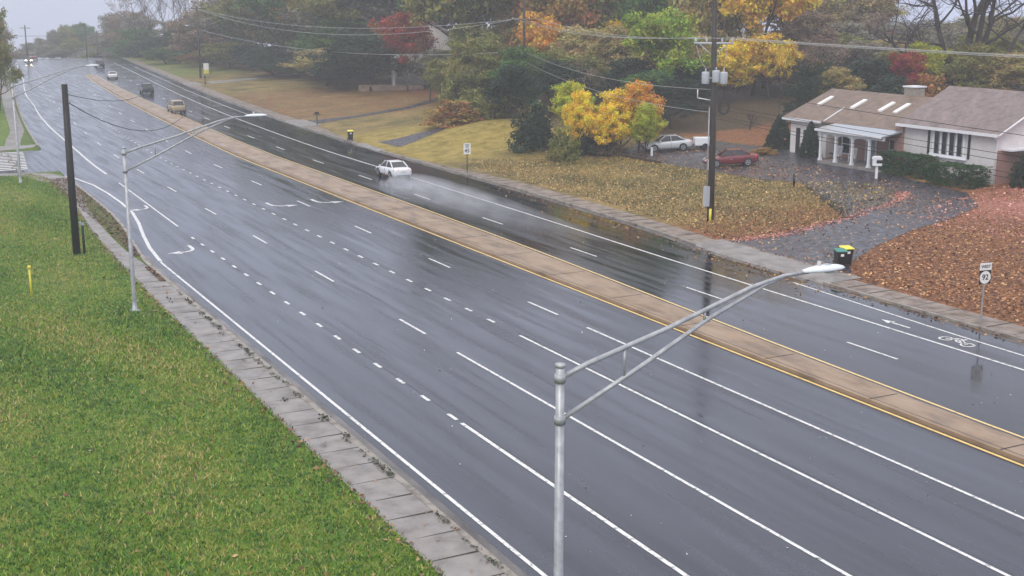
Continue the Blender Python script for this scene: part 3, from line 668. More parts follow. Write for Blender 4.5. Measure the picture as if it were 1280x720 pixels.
pl = MB().box(-.31,-.055,1.62,.31,-.035,2.55).build('sign_plate', M['signwhite'], t); text('SPEED', .15, (0,-.06,2.40), (R(90),0,0), M['signblack'], pl, 'lettering'); text('LIMIT', .15, (0,-.06,2.23), (R(90),0,0), M['signblack'], pl, 'lettering'); text('45', .46, (0,-.06,1.90), (R(90),0,0), M['signblack'], pl, 'numeral')
x, y = 61.6,246.; z = ground_z(x, y); t = empty('warning_sign', (x,y,z), R(-12), 'distant sign with a white panel above a yellow panel on the far lawn', 'road sign', 'signs beside the road')
MB().box(-.05,-.03,-.1,.05,.03,2.6).build('post', M['galv'], t); MB().box(-.5,-.08,1.35,.5,-.04,2.6).build('white_panel', M['signwhite'], t); MB().box(-.5,-.08,.6,.5,-.04,1.34).build('yellow_panel', M['signyellow'], t)
# ------------------------------------------------------------------ bins
def bin_(x, y, rz, lid, label, mark=True, z=None):
    t = empty('wheelie_bin', (x,y,ground_z(x,y) if z is None else z), rz, label, 'wheelie bin', 'kerbside wheelie bins')
    b = MB(); b.hexa([(-.23,-.24,.08),(.23,-.24,.08),(.23,.22,.08),(-.23,.22,.08),(-.30,-.36,.98),(.30,-.36,.98),(.30,.30,.98),(-.30,.30,.98)]); b.build('bin_body', M['black'], t, bevel=.03)
    l_ = MB(); l_.hexa([(-.33,-.41,.985),(.33,-.41,.985),(.33,.36,1.0),(-.33,.36,1.0),(-.29,-.35,1.04),(.29,-.35,1.04),(.30,.32,1.09),(-.30,.32,1.09)]); l_.build('lid', M[lid], t, bevel=.02)
    w_ = MB()
    for s in (-1, 1): w_.prism([(.28+.12*math.cos(a*math.pi/8), .12+.12*math.sin(a*math.pi/8)) for a in range(16)], s*.27-.03, s*.27+.03, 'x')
    build_each(w_, 'wheel', M['rubber'], t); MB().tube([(-.28,.38,.95),(.28,.38,.95)], .02, 8).build('handle', M['black'], t)
    if mark: MB().box(-.09,-.352,.72,.09,-.335,.86).build('label_patch', M['signwhite'], t)
    return t
bin_(47.75, 51.75, R(-22), 'teallid', 'black wheelie bin with a teal lid at the driveway mouth', z=.15)
bin_(48.55, 52.15, R(-18), 'limelid', 'black wheelie bin with a yellow lid, behind the teal-lidded one at the driveway mouth', z=.16)
bin_(46.8, 126.6, R(-12), 'limelid', 'black wheelie bin with a yellow lid standing alone on the far kerb', True, .13)
# ------------------------------------------------------------------ mail boxes and small posts
x, y = 49.2,144.4; t = empty('mailbox', (x,y,ground_z(x,y)), R(-20), 'dark mailbox on a post beside the third driveway', 'mailbox', 'mailboxes')
MB().box(-.06,-.06,-.1,.06,.06,1.6).build('post', M['pole'], t); b = MB(); b.prism([(-.28,1.35),(.28,1.35),(.28,1.5),(.2,1.6),(-.2,1.6),(-.28,1.5)], -.14, .14); b.build('box', M['black'], t)
b = MB(); b.box(-.5,-.04,1.22,.5,.04,1.3); b.build('arm', M['pole'], t)
x, y = 56.3,226.; t = empty('mailbox', (x,y,ground_z(x,y)), R(-20), 'small rust-red mailbox at the distant concrete driveway', 'mailbox', 'mailboxes')
MB().box(-.08,-.08,-.1,.08,.08,1.1).build('post', M['fabric'], t); MB().box(-.2,-.3,1.1,.2,.3,1.5).build('box', M['fabric'], t, bevel=.05)
x, y = 69.9,72.3; z = ground_z(x, y); t = empty('mailbox', (x,y,z), R(-35), 'large white wooden mailbox with a black door in front of the porch', 'mailbox', 'mailboxes'); t.scale = (.78,.78,.9)
MB().box(-.12,-.12,-.1,.12,.12,1.15).build('post', M['white'], t); MB().box(-.45,-.32,1.15,.45,.32,1.75).build('box', M['white'], t, bevel=.02)
MB().box(-.1,-.345,1.38,.46,-.325,1.66).build('door', M['black'], t); b = MB(); b.prism([(-.5,1.75),(.5,1.75),(.35,1.95),(-.35,1.95)], -.36, .36); b.build('lid', M['white'], t)
x, y = 63.0,73.8; o = MB().tube([(0,0,-.1),(0,0,1.0)], .09, 10).build('bollard', M['black']); o.location = (x,y,ground_z(x,y)); tag(o, 'short black post standing at the edge of the leafy lawn', 'post')
for x, y, lb in ((63.9,94.5,'small white marker post on the asphalt in front of the silver sedan'),(62.9,84.6,'small white marker post at the parking edge beside the utility pole')):
    o = MB().box(-.09,-.05,-.05,.09,.05,.75).box(-.06,-.06,.75,.06,.06,.82).build('marker_post', M['white']); o.location = (x,y,ground_z(x,y)); tag(o, lb, 'post')
x, y = 6.98,65.75; o = MB().tube([(0,0,-.1),(0,0,1.4)], .05, 8).tube([(0,0,1.38),(0,0,1.55)], .085, 8).build('marker_post', M['yellowplastic']); o.location = (x,y,ground_z(x,y)); tag(o, 'thin yellow marker post standing in the grass', 'post')
x, y = 11.7, 112.; o = MB().tube([(0,0,-.1),(0,0,1.1)], .05, 8).box(-.12,-.12,1.1,.12,.12,1.5).build('push_button_post', M['galv']); o.location = (x,y,.1); tag(o, 'small grey push-button post near the zebra crossing', 'post')
# low kerb logs along the parking edge
o = MB().box(-3.2,-.12,0,3.2,.12,.22).build('parking_kerb', M['fabric'], bevel=.02); o.location = (61.9,93.6,ground_z(61.9,93.6)); o.rotation_euler = (0,0,R(-88)); tag(o, 'dark timber edging along the parking area behind the marker post', 'edging')
# tyre swing and small garden table tree
x, y = 84.1,110.6; z = ground_z(x,y)
t = empty('tyre_swing', (x,y,z), R(0), 'old black tyre hanging on a rope over the orange leaves', 'swing')
vs = []; fs = []
for i in range(24):
    for j in range(8):
        a, b_ = 2*math.pi*i/24, 2*math.pi*j/8; rr = .55+.11*math.cos(b_); vs.append((rr*math.cos(a)*.8, .11*math.sin(b_)-rr*math.cos(a)*.5, 1.45+rr*math.sin(a)*1.2))
for i in range(24):
    for j in range(8): fs.append((i*8+j, i*8+(j+1)%8, ((i+1)%24)*8+(j+1)%8, ((i+1)%24)*8+j))
MB().add(vs, fs, True).build('tyre', M['rubber'], t); MB().tube([(0,0,2.1),(0,0,6.5)], .02, 5).build('rope', M['wire'], t)
# ------------------------------------------------------------------ the house
HZ = 1.35
H_ = empty('house', (74, 74, HZ), 0, 'single storey house with white siding, white porch and long brown roofs with skylights', 'house')
bpy.context.view_layer.update()
def hp(mb, name, mat, parent=None, **k):
    o = mb.build(name, mat, None, **k)
    if parent is None: o.parent = H_; o.matrix_parent_inverse = Matrix.Translation((-74, -74, -HZ))
    else: o.parent = parent
    return o
m = MB(); m.prism([(74,HZ-.6),(84,HZ-.6),(84,5.2),(79,7.75),(74,5.2)], 64.5, 74.0, 'y'); hp(m, 'main_wall', M['siding'])
m = MB(); m.box(74.1,64.46,HZ-.6,84,64.54,3.95); hp(m, 'brick_end_wall', M['brick'])
m = MB(); m.box(74.5,63.6,3.95,84,64.5,4.07); hp(m, 'end_ledge', M['white'])
m = MB(); m.prism([(75.2,HZ-.6),(84.6,HZ-.6),(84.6,4.5),(79.3,6.6),(75.2,4.9)], 74.0, 83.0, 'y'); hp(m, 'brick_wall', M['brick'])
m = MB(); m.prism([(74.2,HZ-.6),(84.6,HZ-.6),(84.6,4.5),(79.3,6.6),(74.2,4.5)], 83.0, 87.7, 'y'); hp(m, 'wing_wall', M['siding'])
def roof(x0, z0, x1, z1, x2, z2, ya, yb, mat, th=.14):
    m = MB(); m.prism([(x0,z0),(x1,z1),(x2,z2),(x2,z2+th),(x1,z1+th*1.1),(x0,z0+th)], ya, yb, 'y'); return hp(m, 'roof', M[mat])
r1 = roof(73.45, 5.05, 79, 7.82, 84.55, 5.05, 64.0, 74.15, 'shingle')
r2 = roof(73.7, 4.45, 79.3, 6.75, 84.9, 4.45, 74.15, 88.3, 'shingle_brown')
m = MB(); m.box(73.38,64.0,4.98,73.46,74.15,5.2); hp(m, 'gutter', M['white'])
m = MB(); m.tube([(73.45,63.96,5.08),(79,63.96,7.86),(84.5,63.96,5.08)], .09, 4); hp(m, 'rake_board', M['white'])
m = MB(); m.tube([(73.5,64.35,5.0),(73.85,64.4,4.7),(73.9,64.4,4.5),(73.9,64.4,1.2)], .06, 6); hp(m, 'downspout', M['white'])
m = MB(); m.box(73.62,83.2,4.36,73.71,88.3,4.58); hp(m, 'gutter', M['white'])
m = MB(); m.tube([(73.72,82.9,4.63),(76.1,83.1,5.63)], .07, 4); hp(m, 'valley_flashing', M['white'])
m = MB(); m.box(73.8,73.72,HZ-.4,75.3,74.55,4.95); hp(m, 'brick_pier', M['brick'])
m = MB(); m.box(79.4,78.3,6.0,80.6,79.5,7.55); ch = hp(m, 'chimney', M['chimney'], bevel=.02); m = MB(); m.box(79.3,78.2,7.55,80.7,79.6,7.66); hp(m, 'chimney_cap', M['white'])
for y_ in (86.3, 82.1, 78.75, 77.0):
    za = lambda x: 4.45+.411*(x-73.7)+.15
    m = MB(); m.hexa([(76.2,y_-.05,za(76.2)),(76.2,y_+.4,za(76.2)),(77.75,y_+.4,za(77.75)),(77.75,y_-.05,za(77.75)),(76.2,y_-.05,za(76.2)+.14),(76.2,y_+.4,za(76.2)+.14),(77.75,y_+.4,za(77.75)+.14),(77.75,y_-.05,za(77.75)+.14)])
    s = hp(m, 'skylight', M['black'] if 0 else M['signwhite'])
# picture window
m = MB()
m.box(73.90,67.25,3.0,74.02,70.95,3.16); m.box(73.90,67.25,4.92,74.02,70.95,5.06)
for k in range(5): m.box(73.91,67.55+.76*k-.075,3.16,74.015,67.55+.76*k+.075,4.92)
m.box(73.8,67.2,2.93,74.02,71.0,3.0)
wf = hp(m, 'window', M['white'])
m = MB(); m.box(73.975,67.6,3.16,73.99,70.6,4.92); o = hp(m, 'pane', M['glass'], wf)
cu = MB()
for k in range(4): cu.box(73.965,67.68+.76*k,3.2,73.972,67.80+.76*k,4.9)
hp(cu, 'curtain', M['glass_light'], wf)
for a in (71.0, 66.98):
    m = MB(); m.box(73.94,a,3.05,74.0,a+.2,4.98); hp(m, 'shutter', M['signblack'])
# porch
m = MB(); m.box(71.9,73.9,HZ-.4,75.2,81.4,HZ+.2); hp(m, 'porch_floor', M['concrete'])
m = MB(); m.hexa([(71.55,73.75,4.1),(71.55,81.45,4.1),(73.98,81.45,4.5),(73.98,73.75,4.5),(71.55,73.75,4.2),(71.55,81.45,4.2),(73.98,81.45,4.62),(73.98,73.75,4.62)]); hp(m, 'porch_roof', M['glass_light'])
m = MB(); m.box(71.85,73.85,3.86,72.1,81.3,4.09); m.box(72.1,81.1,3.9,75.2,81.3,4.13); m.box(71.48,73.72,4.06,71.56,81.48,4.24); hp(m, 'porch_beam', M['white'])
cy = [81.15,79.3,77.35,75.4,74.0]
for k, y_ in enumerate(cy[:4]+[74.05]):
    if k == 4: continue
    m = MB(); m.box(71.88,y_-.09,HZ+.2,72.06,y_+.09,3.86); m.box(71.83,y_-.14,HZ+.2,72.11,y_+.14,HZ+.38); m.box(71.84,y_-.13,3.7,72.1,y_+.13,3.86); hp(m, 'porch_column', M['white'])
m = MB()
for a, b in zip(cy[:3], cy[1:4]):
    for q in range(8):
        t0, t1 = math.pi*q/8, math.pi*(q+1)/8; mid, hw = (a+b)/2, (a-b)/2-.08
        m.add([(71.95,mid+hw*math.cos(t0),3.5+.30*math.sin(t0)),(71.95,mid+hw*math.cos(t1),3.5+.30*math.sin(t1)),(71.95,mid+hw*math.cos(t1),3.87),(71.95,mid+hw*math.cos(t0),3.87)], [(0,1,2,3)])
hp(m, 'porch_arches', M['white'])
m = MB(); m.box(75.1,77.95,HZ+.2,75.2,79.0,HZ+2.3); dr = hp(m, 'door', M['glass_light']); m = MB(); m.box(75.05,77.85,HZ+.2,75.19,77.95,HZ+2.4); m.box(75.05,79.0,HZ+.2,75.19,79.1,HZ+2.4); m.box(75.05,77.85,HZ+2.3,75.19,79.1,HZ+2.42); hp(m, 'door_frame', M['white'], dr); m = MB(); m.box(75.02,78.1,HZ+1.1,75.1,78.18,HZ+1.2); hp(m, 'handle', M['signblack'], dr)
def win(y0, y1, z0, z1, x=75.2, sh=True, name='window'):
    m = MB(); m.box(x-.08,y0-.08,z0-.08,x+.01,y1+.08,z0); m.box(x-.08,y0-.08,z1,x+.01,y1+.08,z1+.08); m.box(x-.08,y0-.08,z0,x+.01,y0,z1); m.box(x-.08,y1,z0,x+.01,y1+.08,z1); m.box(x-.06,y0,(z0+z1)/2-.03,x+.01,y1,(z0+z1)/2+.03)
    f = hp(m, name, M['white']); m = MB(); m.box(x-.03,y0,z0,x-.015,y1,z1); hp(m, 'pane', M['glass'], f)
    if sh:
        for a in (y0-.42, y1+.1): m = MB(); m.box(x-.06,a,z0,x,a+.32,z1); hp(m, 'shutter', M['signblack'])
win(81.1,82.0,1.95,3.5); win(75.1,76.4,1.9,3.6, sh=False); win(84.6,85.5,2.1,3.6, x=74.2); win(66.0,67.4,0,0) if 0 else None
m = MB(); m.box(74.14,86.4,HZ,74.2,86.9,3.7); hp(m, 'side_panel', M['signblack'])
# rocking chairs and a table on the porch
def rocker(x, y, rz, label):
    t = empty('rocking_chair', (x,y,HZ+.2), rz, label, 'chair', 'rocking chairs on the porch')
    m = MB(); m.box(-.27,-.27,.40,.27,.25,.44); m.build('seat', M['white'], t)
    m = MB()
    for k in range(5): a = -.22+.11*k; m.hexa([(a-.03,.22,.44),(a+.03,.22,.44),(a+.03,.25,.44),(a-.03,.25,.44),(a-.03,.45,1.12),(a+.03,.45,1.12),(a+.03,.48,1.12),(a-.03,.48,1.12)])
    m.hexa([(-.27,.44,1.05),(.27,.44,1.05),(.27,.47,1.05),(-.27,.47,1.05),(-.27,.47,1.2),(.27,.47,1.2),(.27,.50,1.2),(-.27,.50,1.2)]); m.build('backrest', M['white'], t)
    for s in (-1,1):
        MB().tube([(s*.25,-.5,.14),(s*.25,-.2,.05),(s*.25,.2,.05),(s*.25,.6,.14)], .025, 6).build('rocker', M['white'], t)
        for yy in (-.22,.22): MB().tube([(s*.25,yy,.06),(s*.25,yy,.66 if yy < 0 else .5)], .022, 6).build('leg', M['white'], t)
        MB().box(s*.27-.04,-.28,.64,s*.27+.04,.34,.67).build('armrest', M['white'], t)
rocker(73.1,80.3,R(-70),'white rocking chair on the porch, between the first two columns'); rocker(73.2,78.6,R(-58),'white rocking chair on the porch, just left of the front door')
t = empty('porch_table', (72.9,81.6-.9,HZ+.2), 0, 'small dark round table near the left end of the porch', 'table'); MB().lathe([(0,.55),(.3,.55),(.3,.6),(0,.6)]).build('table_top', M['signblack'], t); MB().lathe([(.04,0),(.04,.55)]).build('leg', M['signblack'], t)
# distant pale house behind the far lawns
z = 2.3; F = empty('house', (82,185,z), R(-25), 'hazy white gabled house half hidden behind trees above the low wall', 'house')
m = MB(); m.prism([(-6,-.6),(6,-.6),(6,5.6),(0,9.2),(-6,5.6)], 0, 9, 'y'); m.build('wall', M['siding'], F)
m = MB(); m.prism([(-6.5,5.3),(0,9.3),(6.5,5.3),(6.5,5.5),(0,9.55),(-6.5,5.5)], -.5, 9.5, 'y'); m.build('roof', M['shingle'], F)
for a, b, z0, z1 in ((-5,-3.7,.6,3.2),(-1,.2,3.9,5.4),(2.6,3.8,.6,3.0)):
    m = MB(); m.box(a-.14,-.1,z0-.14,b+.14,-.02,z1+.14); f = m.build('window', M['white'], F); m = MB(); m.box(a,-.14,z0,(a+b)/2-.06,-.101,z1); m.box((a+b)/2+.06,-.14,z0,b,-.101,z1); m.build('pane', M['glass'], f)
m = MB(); m.box(-5.6,-2.4,-.3,-3.1,-.02,.2); m.build('porch_step', M['concrete'], F)
for a in (-5.4,-3.2): MB().box(a-.12,-2.3,.2,a+.12,-2.05,3.4).build('porch_column', M['white'], F)
MB().box(-5.7,-2.5,3.4,-3.0,-.03,3.7).build('porch_roof', M['white'], F)
o = MB().box(-5,-.2,-.4,5,.2,1.0).build('garden_wall', M['median']); o.location = (74.0,181.5,ground_z(74,181.5)-.15); o.rotation_euler = (0,0,R(-27)); tag(o, 'low brick garden wall below the white hazy house', 'wall')
o = MB().box(-.16,-.16,0,.16,.16,2.4).box(-.22,-.22,2.4,.22,.22,2.55).build('gate_post', M['white']); o.location = (74.3,181.0,2.0); tag(o, 'white gate post rising behind the low brick garden wall', 'post')
# ------------------------------------------------------------------ vehicles
def loft(mb, st, prof, closed=True):
    """st = list of (x, zb, zt, hw); prof = list of (fy, fz) around half then mirrored"""
    n = len(prof); vs = []
    for x, zb, zt_, hw in st:
        for fy, fz in prof: vs.append((x, fy*hw, zb+(zt_-zb)*fz))
    fs = [(i*n+k, i*n+(k+1)%n, (i+1)*n+(k+1)%n, (i+1)*n+k) for i in range(len(st)-1) for k in range(n)]
    fs += [tuple(range(n))[::-1], tuple((len(st)-1)*n+k for k in range(n))]
    return mb.add(vs, fs, True)
half = [(.0,1.03),(.55,1.02),(.84,.985),(.965,.90),(1.0,.62),(.99,.30),(.93,.06),(.6,0)]
PROF = half+[(-a, b) for a, b in half[::-1] if a > 0][:-0 or None]
def car(name, x, y, rz, paint, label, kind='sedan', group=None, lit=False, z=0, tilt=0, cat='car'):
    t = empty(name, (x, y, z), rz, label, cat, group); t.rotation_euler = (0, tilt, rz)
    P = M[paint]
    if kind == 'sedan':
        L2, W, bh = 2.3, .885, .33
        st = [(-2.28,.42,.80,.70),(-2.20,.26,.96,.80),(-1.85,.20,1.0,.865),(-1.1,.19,.97,.885),(0,.18,.93,.885),(.9,.19,.90,.885),(1.5,.20,.83,.87),(1.95,.22,.72,.83),(2.18,.28,.60,.76),(2.28,.36,.50,.62)]
        g = dict(fb=(1.05,.74,.88), ft=(.30,.575,1.385), rt=(-.85,.565,1.375), rb=(-1.58,.70,.985), top=1.43)
        wx, wr = (1.36,-1.34), .325
    else:
        L2, W, bh = 2.4, .95, .4
        st = [(-2.36,.5,1.0,.78),(-2.30,.36,1.10,.88),(-1.9,.30,1.12,.94),(-1.0,.28,1.1,.955),(0,.28,1.08,.955),(.9,.28,1.06,.95),(1.5,.3,1.02,.93),(2.0,.33,.93,.89),(2.28,.40,.78,.80),(2.36,.5,.68,.68)]
        g = dict(fb=(1.15,.80,1.04), ft=(.55,.66,1.66), rt=(-1.85,.64,1.64), rb=(-2.22,.76,1.08), top=1.73)
        wx, wr = (1.42,-1.42), .37
    b = loft(MB(), st, PROF); body = b.build('body', P, t, sub=1)
    fb, ft, rt_, rb = g['fb'], g['ft'], g['rt'], g['rb']
    v = []
    for q in (fb, ft, rt_, rb): v += [(q[0], q[1], q[2]), (q[0], -q[1], q[2])]
    m = MB(); m.add(v, [(0,1,3,2),(2,3,5,4),(4,5,7,6),(0,2,4,6),(1,7,5,3),(0,6,7,1)]); m.build('windows', M['glass'], t)
    m = MB(); tz = g['top']
    rs = [(ft[0]+.06, ft[2]-.02, ft[2]+.02, ft[1]+.03), (ft[0]-.1, ft[2], tz-.01, ft[1]+.03), ((ft[0]+rt_[0])/2, ft[2], tz+.015, ft[1]+.035), (rt_[0]+.1, rt_[2], tz-.02, rt_[1]+.03), (rt_[0]-.08, rt_[2]-.02, rt_[2]+.015, rt_[1]+.03)]
    loft(m, rs, [(0,1.0),(.5,.97),(.85,.8),(1,.3),(.97,0),(0,-.1),(-.97,0),(-1,.3),(-.85,.8),(-.5,.97)]); m.build('roof', P, t, sub=1)
    m = MB()
    for s in (1, -1):
        m.tube([(fb[0],s*fb[1],fb[2]-.02),(ft[0],s*(ft[1]+.015),ft[2]+.01)], .035, 6); m.tube([(rb[0],s*rb[1],rb[2]-.02),(rt_[0],s*(rt_[1]+.015),rt_[2]+.01)], .055, 6)
        m.tube([(-.25,s*(fb[1]+.012),fb[2]+.0),(-.22,s*(ft[1]+.015),ft[2]+.0)], .03, 6)
        if kind != 'sedan': m.tube([(-1.2,s*(fb[1]+.0),fb[2]+.0),(-1.15,s*(ft[1]+.01),ft[2]+.0)], .045, 6)
    build_each(m, 'pillar', P, t)
    ar = MB()
    for s in (1, -1):
        for q in wx: ar.prism([(q+(wr+.055)*math.cos(a*math.pi/12), wr+.01+(wr+.055)*math.sin(a*math.pi/12)) for a in range(24)], s*(W-.2), s*(W-.004), 'y')
    build_each(ar, 'wheel_arch', M['signblack'], t)
    for s in (1, -1):
        for q in wx:
            m = MB(); m.prism([(q+wr*math.cos(a*math.pi/14), wr+wr*math.sin(a*math.pi/14)) for a in range(28)], s*(W-.21), s*(W+.006), 'y'); wh = m.build('wheel', M['rubber'], t)
            m = MB(); m.prism([(q+wr*.68*math.cos(a*math.pi/10), wr+wr*.68*math.sin(a*math.pi/10)) for a in range(20)], s*(W-.02), s*(W+.014), 'y'); rm = m.build('rim', M['rim'], wh)
            m = MB()
            for k in range(5):
                a = k*2*math.pi/5+.3; m.prism([(q+wr*.2*math.cos(a-.5), wr+wr*.2*math.sin(a-.5)), (q+wr*.58*math.cos(a-.2), wr+wr*.58*math.sin(a-.2)), (q+wr*.58*math.cos(a+.2), wr+wr*.58*math.sin(a+.2)), (q+wr*.2*math.cos(a+.5), wr+wr*.2*math.sin(a+.5))], s*(W+.012), s*(W+.017), 'y')
            rm.parent = wh; build_each(m, 'rim_opening', M['black'], wh)
    zr_ = .80 if kind == 'sedan' else .98; zf = .58 if kind == 'sedan' else .80
    for s in (1, -1):
        m = MB(); m.hexa([(-2.25,s*.42,zr_-.08),(-2.05,s*.83,zr_-.08),(-1.98,s*.80,zr_-.08),(-2.1,s*.42,zr_-.08),(-2.27,s*.42,zr_+.09),(-2.06,s*.84,zr_+.09),(-1.98,s*.80,zr_+.09),(-2.1,s*.42,zr_+.09)]); 
        m.build('tail_light', M['taillight'], t)
        m = MB(); m.hexa([(2.27,s*.42,zf-.06),(2.02,s*.80,zf-.04),(1.9,s*.74,zf-.04),(2.0,s*.42,zf-.06),(2.20,s*.42,zf+.08),(1.93,s*.81,zf+.12),(1.8,s*.74,zf+.12),(1.95,s*.42,zf+.08)]); m.build('headlight', M['headlit'] if lit else M['headlamp'], t)
        m = MB(); m.box(fb[0]-.32,s*(W+.02)-.07,fb[2]+.0,fb[0]-.18,s*(W+.02)+.07,fb[2]+.13); m.build('wing_mirror', P, t, bevel=.03)
        m = MB(); m.box(-.02,s*(W-.002)-.006,.70*W,.16,s*(W-.002)+.012,.70*W+.03); m.build('door_handle', M['rim'], t)
    m = MB(); m.box(-2.33,-.55,.30,-2.24,.55,.42); m.build('rear_bumper_trim', M['black'], t, bevel=.02)
    m = MB(); m.box(2.2,-.5,.30,2.30,.5,.44); m.build('grille', M['black'], t, bevel=.02)
    m = MB(); m.box(-2.335,-.17,zr_-.1,-2.29,.17,zr_+.02); m.build('number_plate', M['signwhite'], t)
    sm = MB()
    for s in (1, -1):
        for q in (.93,-.22,-1.15): sm.box(q-.008,s*(W-.01)-.01,.34,q+.008,s*(W-.01)+.012,fb[2]-.06)
    build_each(sm, 'door_seam', M['black'], t)
    return t
G1 = 'cars driving away on the wet road'
hd = lambda y: math.atan2(1, (c(y+3)-c(y-3))/6)
car('sedan', 40.35, 98.9, hd(98), 'whitecar', 'silver-white sedan throwing up spray, nearest moving car', group=G1)
car('estate_car', 38.6, 171.5, hd(171), 'tancar', 'beige car driving away next to the median', 'suv', G1)
car('suv', 42.6, 209.8, hd(209), 'navy', 'dark navy sport utility vehicle driving away in the middle distance', 'suv', G1)
car('sedan', 45.2, 254., hd(254), 'whitecar', 'small white sedan far along the road, in front of the farthest dark car', 'sedan', G1)
car('suv', 50.6, 299., hd(299), 'navy', 'farthest dark car driving away near the crest', 'suv', G1, z=0)
car('sedan', 39.2, 331., hd(331)+math.pi, 'navy', 'oncoming car at the crest with bright headlights lit', 'sedan', 'oncoming cars at the crest', lit=True, z=drop(331))
car('suv', 43.0, 352., hd(352)+math.pi, 'redcar', 'faint oncoming vehicle behind the one with bright headlights', 'suv', 'oncoming cars at the crest', lit=False, z=drop(352))
def park(name, f, r, paint, label, kind='sedan'):
    cx, cy_ = (f[0]+r[0])/2, (f[1]+r[1])/2; a = math.atan2(f[1]-r[1], f[0]-r[0]); zf, zr2 = ground_z(*f), ground_z(*r); L_ = math.hypot(f[0]-r[0], f[1]-r[1])
    t = car(name, cx, cy_, a, paint, label, kind, 'cars parked in front of the house', z=(zf+zr2)/2+.03, tilt=-math.atan2(zf-zr2, L_)); return t
park('sedan', (65.5,96.7), (68.0,95.65), 'silver', 'pale silver sedan parked side-on at the edge of the autumn trees')
park('sedan', (64.5,85.9), (67.0,84.6), 'redcar', 'dark red sedan parked behind the utility pole')
t = empty('trailer', (70.0,94.9,ground_z(70,94.9)), R(155), 'low white box trailer parked between the silver sedan and the utility pole', 'trailer')
MB().box(-.95,-.6,.35,.95,.6,1.05).build('box', M['white'], t, bevel=.03)
for s in (1,-1): m = MB(); m.prism([(.28*math.cos(a*math.pi/8), .28+.28*math.sin(a*math.pi/8)) for a in range(16)], s*.62, s*.74, 'y'); m.build('wheel', M['rubber'], t)
MB().tube([(.95,0,.4),(1.9,0,.4)], .04, 6).build('tow_bar', M['black'], t)
HAZE, SPRAY = .0009, .7
